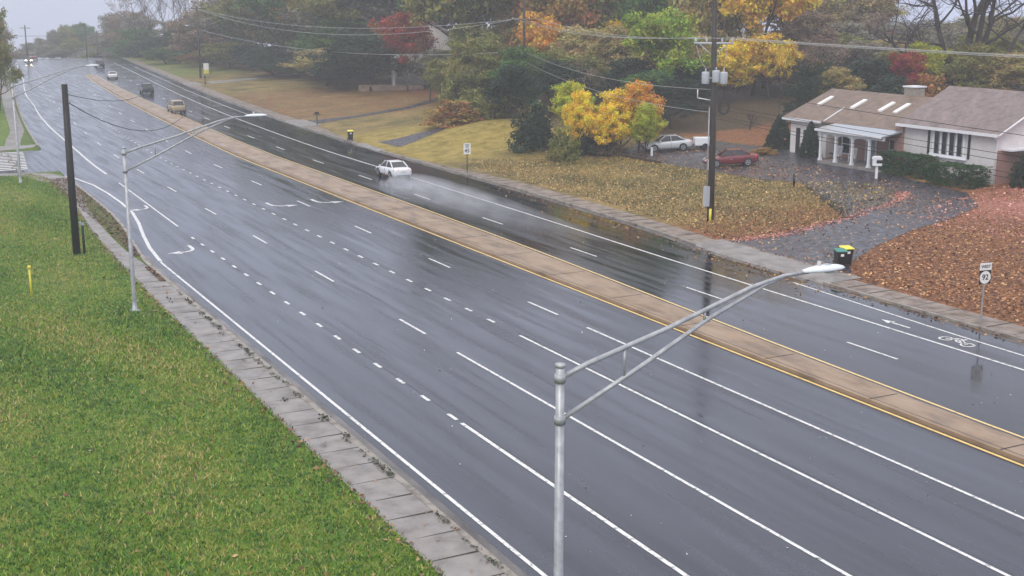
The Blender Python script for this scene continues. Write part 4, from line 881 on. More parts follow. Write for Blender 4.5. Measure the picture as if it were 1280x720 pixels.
TREES = [
    ('oak2', 52.1, 467.1, 5.8, 9.1, 'grey', 'faint grey tree in the hazy row beyond the crest of the road', 'hazy trees beyond the crest'),
    ('oak1', 54.6, 451.7, 7.3, 8.2, 'grey', 'faint grey tree in the hazy row beyond the crest of the road', 'hazy trees beyond the crest'),
    ('oak3', 57.6, 446.3, 8.6, 7.5, 'grey', 'faint grey tree in the hazy row beyond the crest of the road', 'hazy trees beyond the crest'),
    ('oak1', 60.4, 435.8, 10.7, 7.3, 'grey', 'faint grey tree in the hazy row beyond the crest of the road', 'hazy trees beyond the crest'),
    ('oak2', 64.4, 435.3, 12.2, 8.5, 'olive', 'faint grey tree in the hazy row beyond the crest of the road', 'hazy trees beyond the crest'),
    ('oak1', 69.1, 439.6, 13.1, 8.6, 'green', 'faint grey tree in the hazy row beyond the crest of the road', 'hazy trees beyond the crest'),
    ('oak3', 71.2, 434.2, 11.6, 7.3, 'green', 'faint grey tree in the hazy row beyond the crest of the road', 'hazy trees beyond the crest'),
    ('oak1', 72.8, 423.8, 9.0, 7.7, 'grey', 'faint grey tree in the hazy row beyond the crest of the road', 'hazy trees beyond the crest'),
    ('full1', 62.6, 415.3, 7.3, 8.1, 'olive', 'faint grey tree in the hazy row beyond the crest of the road', 'hazy trees beyond the crest'),
    ('full1', 56.1, 421.3, 5.6, 9.3, 'grey', 'faint grey tree in the hazy row beyond the crest of the road', 'hazy trees beyond the crest'),
    ('full1', 69.9, 419.2, 5.9, 9.3, 'olive', 'faint grey tree in the hazy row beyond the crest of the road', 'hazy trees beyond the crest'),
    ('full1', 49.5, 427.1, 3.5, 8.3, 'grey', 'faint grey tree in the hazy row beyond the crest of the road', 'hazy trees beyond the crest'),
    ('full1', 58.1, 410.9, 3.8, 9.1, 'grey', 'faint grey tree in the hazy row beyond the crest of the road', 'hazy trees beyond the crest'),
    ('full1', 64.6, 406.9, 4.0, 9.0, 'grey', 'faint grey tree in the hazy row beyond the crest of the road', 'hazy trees beyond the crest'),
    ('oak1', 71.3, 393.6, 13.3, 10.3, 'grey', 'hazy rounded tree in the woods on the right of the far road', 'woods on the right side'),
    ('oak2', 70.4, 373.4, 13.6, 10.7, 'mauve', 'hazy rounded tree in the woods on the right of the far road', 'woods on the right side'),
    ('oak3', 71.7, 363.0, 11.0, 9.5, 'grey', 'hazy rounded tree in the woods on the right of the far road', 'woods on the right side'),
    ('full1', 69.6, 388.8, 7.5, 9.1, 'grey', 'hazy rounded tree in the woods on the right of the far road', 'woods on the right side'),
    ('full1', 67.7, 353.6, 4.1, 10.2, 'green', 'hazy rounded tree in the woods on the right of the far road', 'woods on the right side'),
    ('oak1', 69.6, 343.0, 7.8, 11.2, 'green', 'hazy rounded tree in the woods on the right of the far road', 'woods on the right side'),
    ('tall1', 68.0, 338.2, 20.9, 12.7, 'mauve', 'tall thin sparse tree among the hazy woods on the right of the road', 'woods on the right side'),
    ('bare1', 72.5, 342.4, 21.2, 10.3, 'grey', 'tall bare grey tree among the hazy woods on the right of the road', 'woods on the right side'),
    ('bare1', 72.2, 327.1, 23.5, 10.9, 'grey', 'tall bare grey tree among the hazy woods on the right of the road', 'woods on the right side'),
    ('tall1', 76.4, 336.4, 25.3, 11.2, 'tan', 'tall thin sparse tree among the hazy woods on the right of the road', 'woods on the right side'),
    ('bare1', 75.6, 321.2, 22.5, 9.7, 'grey', 'tall bare grey tree among the hazy woods on the right of the road', 'woods on the right side'),
    ('tall1', 74.8, 311.1, 24.0, 10.9, 'grey', 'tall thin sparse tree among the hazy woods on the right of the road', 'woods on the right side'),
    ('pine1', 71.7, 311.9, 7.3, 10.3, 'dark', 'hazy rounded tree in the woods on the right of the far road', 'woods on the right side'),
    ('full1', 66.4, 302.8, 4.1, 9.2, 'green', 'hazy rounded tree in the woods on the right of the far road', 'woods on the right side'),
    ('pine2', 73.8, 306.2, 8.4, 8.9, 'dark', 'hazy rounded tree in the woods on the right of the far road', 'woods on the right side'),
    ('full1', 69.9, 327.6, 5.6, 10.8, 'dark', 'hazy rounded tree in the woods on the right of the far road', 'woods on the right side'),
    ('sparse2', 73.5, 290.9, 20.0, 12.4, 'mauve', 'hazy rounded tree in the woods on the right of the far road', 'woods on the right side'),
    ('full1', 71.4, 281.1, 3.9, 11.2, 'rust', 'hazy rounded tree in the woods on the right of the far road', 'woods on the right side'),
    ('sparse1', 75.4, 280.0, 22.8, 15.0, 'mauve', 'hazy rounded tree in the woods on the right of the far road', 'woods on the right side'),
    ('oak2', 77.0, 274.4, 21.8, 16.8, 'grey', 'hazy rounded tree in the woods on the right of the far road', 'woods on the right side'),
    ('full1', 71.4, 265.6, 5.7, 12.4, 'olive', 'hazy rounded tree in the woods on the right of the far road', 'woods on the right side'),
    ('oak1', 76.5, 258.9, 23.4, 15.9, 'olive', 'hazy rounded tree in the woods on the right of the far road', 'woods on the right side'),
    ('oak3', 72.6, 251.7, 5.3, 11.8, 'dark', 'hazy rounded tree in the woods on the right of the far road', 'woods on the right side'),
    ('oak3', 77.7, 250.2, 24.1, 17.4, 'green', 'hazy rounded tree in the woods on the right of the far road', 'woods on the right side'),
    ('oak2', 79.4, 242.3, 25.8, 16.9, 'olive', 'hazy rounded tree in the woods on the right of the far road', 'woods on the right side'),
    ('full1', 71.4, 234.4, 4.9, 11.0, 'dark', 'hazy rounded tree in the woods on the right of the far road', 'woods on the right side'),
    ('full1', 73.2, 224.4, 3.9, 10.6, 'dark', 'hazy rounded tree in the woods on the right of the far road', 'woods on the right side'),
    ('oak1', 82.2, 236.1, 27.3, 16.6, 'green', 'hazy rounded tree in the woods on the right of the far road', 'woods on the right side'),
    ('pine2', 73.4, 215.9, 5.8, 11.7, 'dark', 'hazy rounded tree in the woods on the right of the far road', 'woods on the right side'),
    ('oak3', 84.7, 229.9, 25.0, 18.1, 'grey', 'hazy rounded tree in the woods on the right of the far road', 'woods on the right side'),
    ('oak2', 87.1, 223.6, 26.6, 17.7, 'olive', 'hazy rounded tree in the woods on the right of the far road', 'woods on the right side'),
    ('full1', 76.2, 211.7, 11.0, 13.0, 'green', 'hazy rounded tree in the woods on the right of the far road', 'woods on the right side'),
    ('oak2', 71.1, 182.6, 9.3, 14.1, 'dark', 'broad dark green tree with a short black trunk on the far tan lawn'),
    ('oak3', 74.8, 176.8, 11.9, 8.1, 'red', 'dark red maple between the broad green tree and the white hazy house'),
    ('oak3', 77.7, 160.2, 10.1, 8.0, 'olive', 'olive tree half covering the right side of the white hazy house'),
    ('shrub', 68.3, 144.7, 6.4, 5.1, 'olive', 'bushy olive shrub at the edge of the far tan lawn'),
    ('shrub', 58.2, 125.1, 2.7, 6.2, 'rust', 'rusty shrub patch on the tan lawn beside the golden lawn'),
    ('full1', 71.5, 148.7, 6.5, 6.4, 'tan', 'tan-green bushy tree behind the golden lawn'),
    ('oak1', 71.8, 143.0, 9.3, 8.2, 'olive', 'tall olive tree left of the pole with the cable riser'),
    ('oak2', 80.7, 166.4, 27.1, 17.0, 'olive', 'very tall olive tree behind the golden lawn', 'tall trees behind the golden lawn'),
    ('oak1', 90.2, 195.2, 29.4, 16.1, 'green', 'very tall green tree above the white hazy house', 'tall trees behind the golden lawn'),
    ('oak3', 92.6, 210.5, 22.2, 17.0, 'grey', 'greyish tall tree behind the red maple', 'tall trees behind the golden lawn'),
    ('oak2', 90.7, 216.8, 25.2, 17.3, 'olive', 'tall olive tree rising behind the red maple', 'tall trees behind the golden lawn'),
    ('shrub', 65.6, 134.9, 3.5, 4.8, 'olive', 'low olive bush on the right end of the far lawn'),
    ('shrub', 63.4, 124.8, 3.7, 5.4, 'olive', 'wide olive bush on top of the golden lawn, left'),
    ('shrub', 65.8, 123.6, 3.0, 5.4, 'tan', 'wide tan bush on top of the golden lawn, right'),
    ('shrub', 56.9, 104.5, 4.8, 4.3, 'dark', 'dark round bush at the corner of the golden lawn'),
    ('full1', 62.8, 119.5, 6.0, 5.2, 'dark', 'dark small tree behind the dark round bush'),
    ('oak3', 81.9, 148.9, 11.7, 6.1, 'orange', 'pale orange tree right of the pole with the cable riser'),
    ('oak1', 92.9, 177.1, 28.6, 18.4, 'olive', 'tall olive tree behind the pole with the cable riser'),
    ('bare2', 101.9, 177.9, 26.9, 17.1, 'grey', 'bare twiggy tree between the orange and the green tree'),
    ('oak1', 92.9, 154.2, 7.7, 5.8, 'amber', 'slim amber tree behind the yellow sumac'),
    ('oak3', 74.6, 130.1, 6.5, 7.7, 'dark', 'dark green tree behind the yellow sumac'),
    ('oak2', 100.5, 161.2, 25.5, 19.0, 'olive', 'tall olive tree behind the orange sumac'),
    ('sparse1', 77.9, 128.2, 7.0, 5.8, 'mauve', 'thin mauve-brown tree behind the sumacs'),
    ('sparse2', 71.4, 160.9, 8.9, 5.2, 'grey', 'thin grey tree in front of the white hazy house'),
    ('full1', 70.9, 156.7, 6.1, 4.4, 'olive', 'small olive tree hiding the ground floor of the white hazy house'),
    ('full1', 70.7, 283.3, 12.7, 14.2, 'mauve', 'bushy hazy tree closing the gaps of the woods on the right of the far road', 'bushy hazy trees along the far road'),
    ('full1', 76.7, 290.0, 14.1, 14.6, 'olive', 'bushy hazy tree closing the gaps of the woods on the right of the far road', 'bushy hazy trees along the far road'),
    ('full1', 81.0, 288.9, 14.6, 14.6, 'grey', 'bushy hazy tree closing the gaps of the woods on the right of the far road', 'bushy hazy trees along the far road'),
    ('full1', 80.2, 270.4, 13.2, 13.8, 'green', 'bushy hazy tree closing the gaps of the woods on the right of the far road', 'bushy hazy trees along the far road'),
    ('full1', 83.1, 265.3, 19.1, 15.6, 'tan', 'bushy hazy tree closing the gaps of the woods on the right of the far road', 'bushy hazy trees along the far road'),
    ('full1', 85.1, 256.2, 14.2, 13.2, 'olive', 'bushy hazy tree closing the gaps of the woods on the right of the far road', 'bushy hazy trees along the far road'),
    ('full1', 86.2, 247.4, 13.4, 12.8, 'green', 'bushy hazy tree closing the gaps of the woods on the right of the far road', 'bushy hazy trees along the far road'),
    ('full1', 88.6, 240.2, 13.2, 12.5, 'olive', 'bushy hazy tree closing the gaps of the woods on the right of the far road', 'bushy hazy trees along the far road'),
    ('full1', 94.2, 244.5, 18.1, 14.7, 'tan', 'bushy hazy tree closing the gaps of the woods on the right of the far road', 'bushy hazy trees along the far road'),
    ('full1', 95.3, 236.5, 12.9, 12.4, 'olive', 'bushy hazy tree closing the gaps of the woods on the right of the far road', 'bushy hazy trees along the far road'),
    ('full1', 76.0, 321.1, 10.0, 16.1, 'grey', 'bushy hazy tree closing the gaps of the woods on the right of the far road', 'bushy hazy trees along the far road'),
    ('full1', 60.8, 103.5, 6.3, 4.2, 'ygreen', 'yellow-green small tree, left of the two in front of the parking area'),
    ('full1', 58.9, 98.8, 6.2, 2.7, 'yellow', 'bright yellow small tree leaning over the yellow-green one'),
    ('full1', 63.6, 99.4, 5.8, 4.4, 'yellow', 'orange-amber small tree just left of the silver sedan'),
    ('full1', 64.5, 97.6, 6.7, 3.6, 'orange', 'orange small tree above the silver sedan bonnet'),
    ('full1', 63.9, 95.6, 4.9, 2.7, 'ygreen', 'yellow-green bush right behind the silver sedan bonnet'),
    ('full1', 60.5, 96.6, 5.0, 2.6, 'yellow', 'yellow bush between the two small autumn trees'),
    ('shrub', 60.6, 98.9, 3.2, 3.7, 'dark', 'dark bush in the shade under the small autumn trees'),
    ('shrub', 56.6, 97.8, 3.1, 2.9, 'olive', 'olive bush below the yellow-green small tree'),
    ('oak1', 85.2, 123.4, 12.0, 8.7, 'lime', 'tall light green tree left of the transformer pole'),
    ('oak2', 98.2, 144.8, 25.2, 11.7, 'green', 'tall mid green tree behind the light green one'),
    ('pine1', 76.1, 109.1, 5.6, 7.7, 'dark', 'dark spreading evergreen above the roof of the silver sedan'),
    ('pine2', 87.2, 122.1, 4.7, 5.4, 'dark', 'dark evergreen just left of the transformer pole'),
    ('sparse1', 117.0, 162.2, 26.5, 15.0, 'tan', 'tan sparse tree behind the transformer pole'),
    ('oak3', 102.6, 129.2, 20.7, 11.6, 'amber', 'large yellow-orange maple right of the transformer pole'),
    ('full1', 96.4, 125.2, 7.5, 5.5, 'yellow', 'bright yellow maple beside the transformer pole'),
    ('oak3', 101.2, 124.0, 8.2, 7.2, 'amber', 'amber maple left of the dark evergreens by the house'),
    ('full1', 113.7, 146.0, 1.5, 7.1, 'ygreen', 'low yellow-green tree behind the tyre swing'),
    ('oak3', 134.9, 160.9, 22.9, 15.8, 'rust', 'rust brown tree in the back row right of the yellow maples'),
    ('bare2', 81.4, 102.6, 2.2, 2.2, 'grey', 'small dark twisted tree standing in the orange leaves'),
    ('tall1', 81.7, 98.6, 9.3, 2.8, 'amber', 'slim tree with a dark leaning stem beside the evergreens'),
    ('pine2', 88.4, 102.1, 6.9, 5.2, 'dark', 'dark evergreen behind the left end of the house roof'),
    ('pine1', 81.2, 95.0, 5.8, 3.2, 'dark', 'lower dark evergreen touching the left end of the house'),
    ('sparse1', 105.9, 120.0, 9.0, 8.2, 'mauve', 'mauve-grey sparse tree behind the left roof'),
    ('full1', 97.1, 107.7, 5.2, 4.7, 'tan', 'tan small tree behind the skylights'),
    ('oak1', 141.4, 155.2, 13.5, 14.8, 'tan', 'tall hazy tan tree behind the house roof', 'tall hazy trees behind the house'),
    ('sparse1', 138.6, 144.2, 12.3, 14.1, 'mauve', 'tall hazy mauve tree behind the chimney', 'tall hazy trees behind the house'),
    ('sparse1', 154.7, 149.3, 10.2, 15.2, 'grey', 'tall sparse grey tree behind the bare tree', 'tall hazy trees behind the house'),
    ('sparse2', 149.2, 133.2, 9.7, 14.1, 'tan', 'tall hazy tan tree right of the bare tree', 'tall hazy trees behind the house'),
    ('sparse1', 145.7, 122.0, 12.0, 12.2, 'olive', 'tall hazy olive tree at the right edge of the picture', 'tall hazy trees behind the house'),
    ('full1', 112.2, 114.1, 5.9, 6.2, 'olive', 'olive tree directly behind the chimney'),
    ('oak1', 106.4, 105.8, 6.3, 4.2, 'red', 'dark red tree just right of the chimney'),
    ('oak3', 108.8, 106.1, 7.2, 4.9, 'ygreen', 'yellow-green tree between the red tree and the bare tree'),
    ('shrub', 97.7, 100.3, 4.4, 5.4, 'dark', 'dark bush seen over the roof left of the chimney'),
    ('shrub', 100.8, 97.1, 4.5, 5.4, 'rust', 'rusty bush seen over the roof right of the chimney'),
    ('full1', 111.3, 100.6, 7.2, 5.8, 'olive', 'ivy-covered olive tree right behind the bare tree'),
    ('full1', 113.5, 98.0, 6.2, 6.7, 'tan', 'tan bushy tree at the right end behind the house'),
    ('shrub', 65.7, 389.5, 2.4, 10.6, 'olive', 'low hazy bush at the edge of the far woods', 'low bushes at the edge of the far woods'),
    ('shrub', 66.6, 379.2, 2.2, 10.4, 'dark', 'low hazy bush at the edge of the far woods', 'low bushes at the edge of the far woods'),
    ('shrub', 68.5, 373.8, 2.0, 10.2, 'grey', 'low hazy bush at the edge of the far woods', 'low bushes at the edge of the far woods'),
    ('shrub', 69.4, 363.4, 1.9, 10.0, 'green', 'low hazy bush at the edge of the far woods', 'low bushes at the edge of the far woods'),
    ('shrub', 70.8, 355.0, 1.8, 9.8, 'olive', 'low hazy bush at the edge of the far woods', 'low bushes at the edge of the far woods'),
    ('shrub', 71.7, 344.6, 1.9, 9.5, 'dark', 'low hazy bush at the edge of the far woods', 'low bushes at the edge of the far woods'),
    ('shrub', 72.8, 393.3, 2.4, 10.8, 'grey', 'low hazy bush at the edge of the far woods', 'low bushes at the edge of the far woods'),
    ('shrub', 75.4, 382.6, 1.9, 10.5, 'green', 'low hazy bush at the edge of the far woods', 'low bushes at the edge of the far woods'),
    ('shrub', 72.6, 334.2, 2.0, 9.2, 'olive', 'low hazy bush at the edge of the far woods', 'low bushes at the edge of the far woods'),
    ('shrub', 72.9, 321.9, 2.3, 8.9, 'dark', 'low hazy bush at the edge of the far woods', 'low bushes at the edge of the far woods'),
    ('shrub', 65.0, 399.7, 2.8, 10.9, 'grey', 'low hazy bush at the edge of the far woods', 'low bushes at the edge of the far woods'),
    ('shrub', 73.3, 309.4, 2.7, 8.6, 'green', 'low hazy bush at the edge of the far woods', 'low bushes at the edge of the far woods'),
    ('shrub', 73.0, 296.1, 3.1, 8.2, 'olive', 'low hazy bush at the edge of the far woods', 'low bushes at the edge of the far woods'),
    ('sparse1', 77.9, 231.8, 20.3, 17.8, 'rust', 'tall tree in the back row of the woods', 'back row of the woods'),
    ('full1', 79.2, 217.5, 23.0, 18.0, 'olive', 'tall tree in the back row of the woods', 'back row of the woods'),
    ('full1', 83.1, 214.4, 22.5, 19.6, 'grey', 'tall tree in the back row of the woods', 'back row of the woods'),
    ('full1', 100.9, 238.3, 21.3, 20.0, 'grey', 'tall tree in the back row of the woods', 'back row of the woods'),
    ('full1', 96.9, 223.4, 25.7, 15.7, 'grey', 'tall tree in the back row of the woods', 'back row of the woods'),
    ('sparse1', 101.1, 219.1, 22.4, 20.2, 'green', 'tall tree in the back row of the woods', 'back row of the woods'),
    ('oak3', 108.6, 216.8, 20.3, 17.6, 'amber', 'tall tree in the back row of the woods', 'back row of the woods'),
    ('oak3', 122.9, 228.9, 18.5, 20.8, 'rust', 'tall tree in the back row of the woods', 'back row of the woods'),
    ('full1', 113.6, 205.8, 24.1, 19.2, 'olive', 'tall tree in the back row of the woods', 'back row of the woods'),
    ('full1', 122.0, 205.0, 17.3, 20.1, 'green', 'tall tree in the back row of the woods', 'back row of the woods'),
    ('full1', 134.3, 219.0, 21.1, 22.6, 'amber', 'tall tree in the back row of the woods', 'back row of the woods'),
    ('full1', 133.5, 207.8, 18.4, 16.6, 'tan', 'tall tree in the back row of the woods', 'back row of the woods'),
    ('full1', 145.6, 213.9, 18.5, 16.2, 'olive', 'tall tree in the back row of the woods', 'back row of the woods'),
    ('sparse1', 131.4, 185.2, 18.0, 14.6, 'green', 'tall tree in the back row of the woods', 'back row of the woods'),
    ('full1', 139.2, 185.2, 18.3, 14.6, 'olive', 'tall tree in the back row of the woods', 'back row of the woods'),
    ('sparse1', 160.3, 204.2, 24.1, 22.0, 'tan', 'tall tree in the back row of the woods', 'back row of the woods'),
    ('sparse1', 144.8, 173.1, 29.3, 22.6, 'olive', 'tall tree in the back row of the woods', 'back row of the woods'),
    ('full1', 148.0, 171.4, 21.9, 16.3, 'rust', 'tall tree in the back row of the woods', 'back row of the woods'),
    ('full1', 170.3, 188.5, 15.7, 13.5, 'grey', 'tall tree in the back row of the woods', 'back row of the woods'),
    ('full1', 199.5, 210.4, 6.1, 19.5, 'grey', 'tall tree in the back row of the woods', 'back row of the woods'),
    ('full1', 203.6, 206.5, 4.7, 16.3, 'tan', 'tall tree in the back row of the woods', 'back row of the woods'),
    ('sparse1', 209.0, 201.0, 6.4, 16.3, 'olive', 'tall tree in the back row of the woods', 'back row of the woods'),
    ('sparse1', 213.3, 196.5, 4.6, 21.5, 'olive', 'tall tree in the back row of the woods', 'back row of the woods'),
    ('full1', 215.8, 193.7, 7.1, 22.1, 'olive', 'tall tree in the back row of the woods', 'back row of the woods'),
    ('full1', 220.5, 188.3, 5.0, 19.3, 'grey', 'tall tree in the back row of the woods', 'back row of the woods'),
    ('sparse1', 222.8, 185.6, 7.0, 16.6, 'olive', 'tall tree in the back row of the woods', 'back row of the woods'),
    ('full1', 70.6, 201.4, 6.2, 12.0, 'tan', 'bushy understorey tree at the foot of the woods', 'understorey of the woods'),
    ('full1', 68.9, 191.0, 5.8, 8.1, 'dark', 'bushy understorey tree at the foot of the woods', 'understorey of the woods'),
    ('full1', 76.9, 197.8, 6.5, 9.7, 'dark', 'bushy understorey tree at the foot of the woods', 'understorey of the woods'),
    ('full1', 82.8, 199.2, 4.0, 8.9, 'olive', 'bushy understorey tree at the foot of the woods', 'understorey of the woods'),
    ('oak3', 82.4, 188.5, 5.6, 8.1, 'tan', 'bushy understorey tree at the foot of the woods', 'understorey of the woods'),
    ('full1', 81.6, 179.3, 5.9, 8.1, 'olive', 'bushy understorey tree at the foot of the woods', 'understorey of the woods'),
    ('oak3', 90.0, 185.3, 6.4, 11.6, 'tan', 'bushy understorey tree at the foot of the woods', 'understorey of the woods'),
    ('full1', 101.0, 199.8, 3.9, 9.0, 'olive', 'bushy understorey tree at the foot of the woods', 'understorey of the woods'),
    ('oak3', 99.1, 182.3, 2.5, 11.4, 'olive', 'bushy understorey tree at the foot of the woods', 'understorey of the woods'),
    ('full1', 101.6, 179.7, 3.3, 10.4, 'olive', 'bushy understorey tree at the foot of the woods', 'understorey of the woods'),
    ('full1', 114.6, 193.4, 1.5, 11.8, 'tan', 'bushy understorey tree at the foot of the woods', 'understorey of the woods'),
    ('oak3', 110.1, 177.3, 3.4, 10.2, 'rust', 'bushy understorey tree at the foot of the woods', 'understorey of the woods'),
    ('oak3', 114.5, 179.6, 2.9, 9.1, 'olive', 'bushy understorey tree at the foot of the woods', 'understorey of the woods'),
    ('full1', 119.4, 176.9, 1.5, 9.3, 'dark', 'bushy understorey tree at the foot of the woods', 'understorey of the woods'),
    ('full1', 123.5, 176.4, 4.0, 9.0, 'tan', 'bushy understorey tree at the foot of the woods', 'understorey of the woods'),
    ('full1', 125.1, 168.6, 4.0, 9.7, 'green', 'bushy understorey tree at the foot of the woods', 'understorey of the woods'),
    ('full1', 133.4, 173.8, 1.5, 9.3, 'dark', 'bushy understorey tree at the foot of the woods', 'understorey of the woods'),
    ('full1', 138.0, 174.7, 3.5, 9.2, 'olive', 'bushy understorey tree at the foot of the woods', 'understorey of the woods'),
    ('full1', 143.0, 171.8, 3.1, 9.3, 'dark', 'bushy understorey tree at the foot of the woods', 'understorey of the woods'),
    ('full1', 131.0, 153.0, 3.5, 10.2, 'tan', 'bushy understorey tree at the foot of the woods', 'understorey of the woods'),
    ('full1', 146.6, 164.3, 1.5, 10.4, 'olive', 'bushy understorey tree at the foot of the woods', 'understorey of the woods'),
    ('full1', 144.8, 156.5, 1.7, 9.4, 'dark', 'bushy understorey tree at the foot of the woods', 'understorey of the woods'),
    ('full1', 147.5, 152.2, 1.9, 9.8, 'olive', 'bushy understorey tree at the foot of the woods', 'understorey of the woods'),
    ('oak3', 144.2, 142.9, 1.8, 10.9, 'olive', 'bushy understorey tree at the foot of the woods', 'understorey of the woods'),
    ('full1', 154.1, 148.4, 1.7, 11.6, 'tan', 'bushy understorey tree at the foot of the woods', 'understorey of the woods'),
    ('full1', 160.5, 150.1, 3.2, 11.5, 'rust', 'bushy understorey tree at the foot of the woods', 'understorey of the woods'),
    ('oak3', 149.5, 133.4, 4.0, 9.1, 'rust', 'bushy understorey tree at the foot of the woods', 'understorey of the woods'),
    ('oak3', 170.1, 147.2, 3.4, 12.3, 'green', 'bushy understorey tree at the foot of the woods', 'understorey of the woods'),
    ('full1', 170.6, 143.5, 1.5, 9.1, 'green', 'bushy understorey tree at the foot of the woods', 'understorey of the woods'),
    ('oak3', 173.3, 139.3, 2.5, 11.0, 'dark', 'bushy understorey tree at the foot of the woods', 'understorey of the woods'),
    ('full1', 70.9, 132.2, 8.5, 6.9, 'green', 'dense bushy tree filling the lower woods behind the lawns and the house', 'dense lower woods'),
    ('oak3', 76.3, 134.9, 7.6, 7.2, 'olive', 'dense bushy tree filling the lower woods behind the lawns and the house', 'dense lower woods'),
    ('full1', 80.8, 135.8, 6.7, 7.3, 'olive', 'dense bushy tree filling the lower woods behind the lawns and the house', 'dense lower woods'),
    ('full1', 81.9, 125.7, 6.6, 6.9, 'dark', 'dense bushy tree filling the lower woods behind the lawns and the house', 'dense lower woods'),
    ('oak3', 78.0, 116.2, 5.7, 6.5, 'green', 'dense bushy tree filling the lower woods behind the lawns and the house', 'dense lower woods'),
    ('full1', 86.9, 122.3, 6.4, 6.9, 'dark', 'dense bushy tree filling the lower woods behind the lawns and the house', 'dense lower woods'),
    ('full1', 88.2, 139.4, 9.8, 7.6, 'tan', 'dense bushy tree filling the lower woods behind the lawns and the house', 'dense lower woods'),
    ('full1', 85.9, 146.7, 9.8, 7.9, 'pale', 'dense bushy tree filling the lower woods behind the lawns and the house', 'dense lower woods'),
    ('full1', 75.7, 146.6, 6.3, 7.6, 'olive', 'dense bushy tree filling the lower woods behind the lawns and the house', 'dense lower woods'),
    ('full1', 93.8, 129.6, 8.6, 7.4, 'tan', 'dense bushy tree filling the lower woods behind the lawns and the house', 'dense lower woods'),
    ('full1', 102.1, 135.9, 21.1, 10.2, 'tan', 'dense bushy tree filling the lower woods behind the lawns and the house', 'dense lower woods'),
    ('full1', 114.1, 132.7, 10.5, 8.1, 'mauve', 'dense bushy tree filling the lower woods behind the lawns and the house', 'dense lower woods'),
    ('full1', 124.8, 136.6, 8.6, 8.5, 'grey', 'dense bushy tree filling the lower woods behind the lawns and the house', 'dense lower woods'),
    ('full1', 128.9, 132.8, 6.0, 8.5, 'tan', 'dense bushy tree filling the lower woods behind the lawns and the house', 'dense lower woods'),
    ('full1', 129.8, 124.7, 5.4, 8.3, 'grey', 'dense bushy tree filling the lower woods behind the lawns and the house', 'dense lower woods'),
    ('full1', 133.9, 120.3, 6.0, 8.3, 'olive', 'dense bushy tree filling the lower woods behind the lawns and the house', 'dense lower woods'),
    ('full1', 133.2, 113.5, 7.2, 8.1, 'grey', 'dense bushy tree filling the lower woods behind the lawns and the house', 'dense lower woods'),
    ('full1', 88.5, 156.7, 21.7, 10.8, 'rust', 'dense bushy tree filling the lower woods behind the lawns and the house', 'dense lower woods'),
    ('full1', 96.0, 158.2, 21.8, 11.1, 'olive', 'dense bushy tree filling the lower woods behind the lawns and the house', 'dense lower woods'),
    ('full1', 98.1, 150.9, 10.1, 8.3, 'amber', 'dense bushy tree filling the lower woods behind the lawns and the house', 'dense lower woods'),
    ('full1', 85.9, 163.8, 11.8, 8.5, 'tan', 'dense bushy tree filling the lower woods behind the lawns and the house', 'dense lower woods'),
    ('full1', 103.3, 108.8, 5.7, 6.9, 'dark', 'dense bushy tree filling the lower woods behind the lawns and the house', 'dense lower woods'),
    ('oak1', 112.5, 120.7, 6.7, 7.6, 'grey', 'dense bushy tree filling the lower woods behind the lawns and the house', 'dense lower woods'),
    ('full1', 113.0, 106.1, 6.0, 7.2, 'olive', 'dense bushy tree filling the lower woods behind the lawns and the house', 'dense lower woods'),
    ('oak2', 124.4, 115.8, 8.4, 7.9, 'grey', 'dense bushy tree filling the lower woods behind the lawns and the house', 'dense lower woods'),
    ('oak1', 123.6, 109.3, 7.6, 7.6, 'olive', 'dense bushy tree filling the lower woods behind the lawns and the house', 'dense lower woods'),
    ('full1', 111.8, 128.0, 5.5, 7.9, 'dark', 'dense bushy tree filling the lower woods behind the lawns and the house', 'dense lower woods'),
    ('oak3', 120.7, 133.5, 7.2, 8.3, 'olive', 'dense bushy tree filling the lower woods behind the lawns and the house', 'dense lower woods'),
    ('full1', 105.9, 126.5, 5.9, 7.6, 'rust', 'dense bushy tree filling the lower woods behind the lawns and the house', 'dense lower woods'),
    ('full1', 109.9, 136.2, 4.3, 8.1, 'green', 'dense bushy tree filling the lower woods behind the lawns and the house', 'dense lower woods'),
    ('full1', 108.3, 143.8, 5.2, 8.3, 'olive', 'dense bushy tree filling the lower woods behind the lawns and the house', 'dense lower woods'),
    ('sparse1', 18.1, 189.1, 12.1, 5.4, 'mauve', 'reddish-green tree at the left edge of the picture', 'trees at the left edge'),
    ('oak1', 17.6, 184.2, 9.5, 4.7, 'olive', 'lower olive-green tree at the left edge, below the reddish one', 'trees at the left edge'),
    ('oak2', 16.7, 199.3, 13.6, 7.7, 'olive', 'tall olive tree cut off by the left edge', 'trees at the left edge'),
    ('oak3', 16.8, 239.4, 14.8, 10.8, 'grey', 'tree left of the picture along the road', 'trees left of the picture'),
    ('oak3', 23.8, 279.0, 11.7, 12.6, 'grey', 'tree left of the picture along the road', 'trees left of the picture'),
    ('oak3', 9.8, 179.7, 14.7, 8.1, 'grey', 'tree left of the picture along the road', 'trees left of the picture'),
    ('oak3', 10.3, 229.8, 20.8, 11.9, 'grey', 'tree left of the picture along the road', 'trees left of the picture'),
]
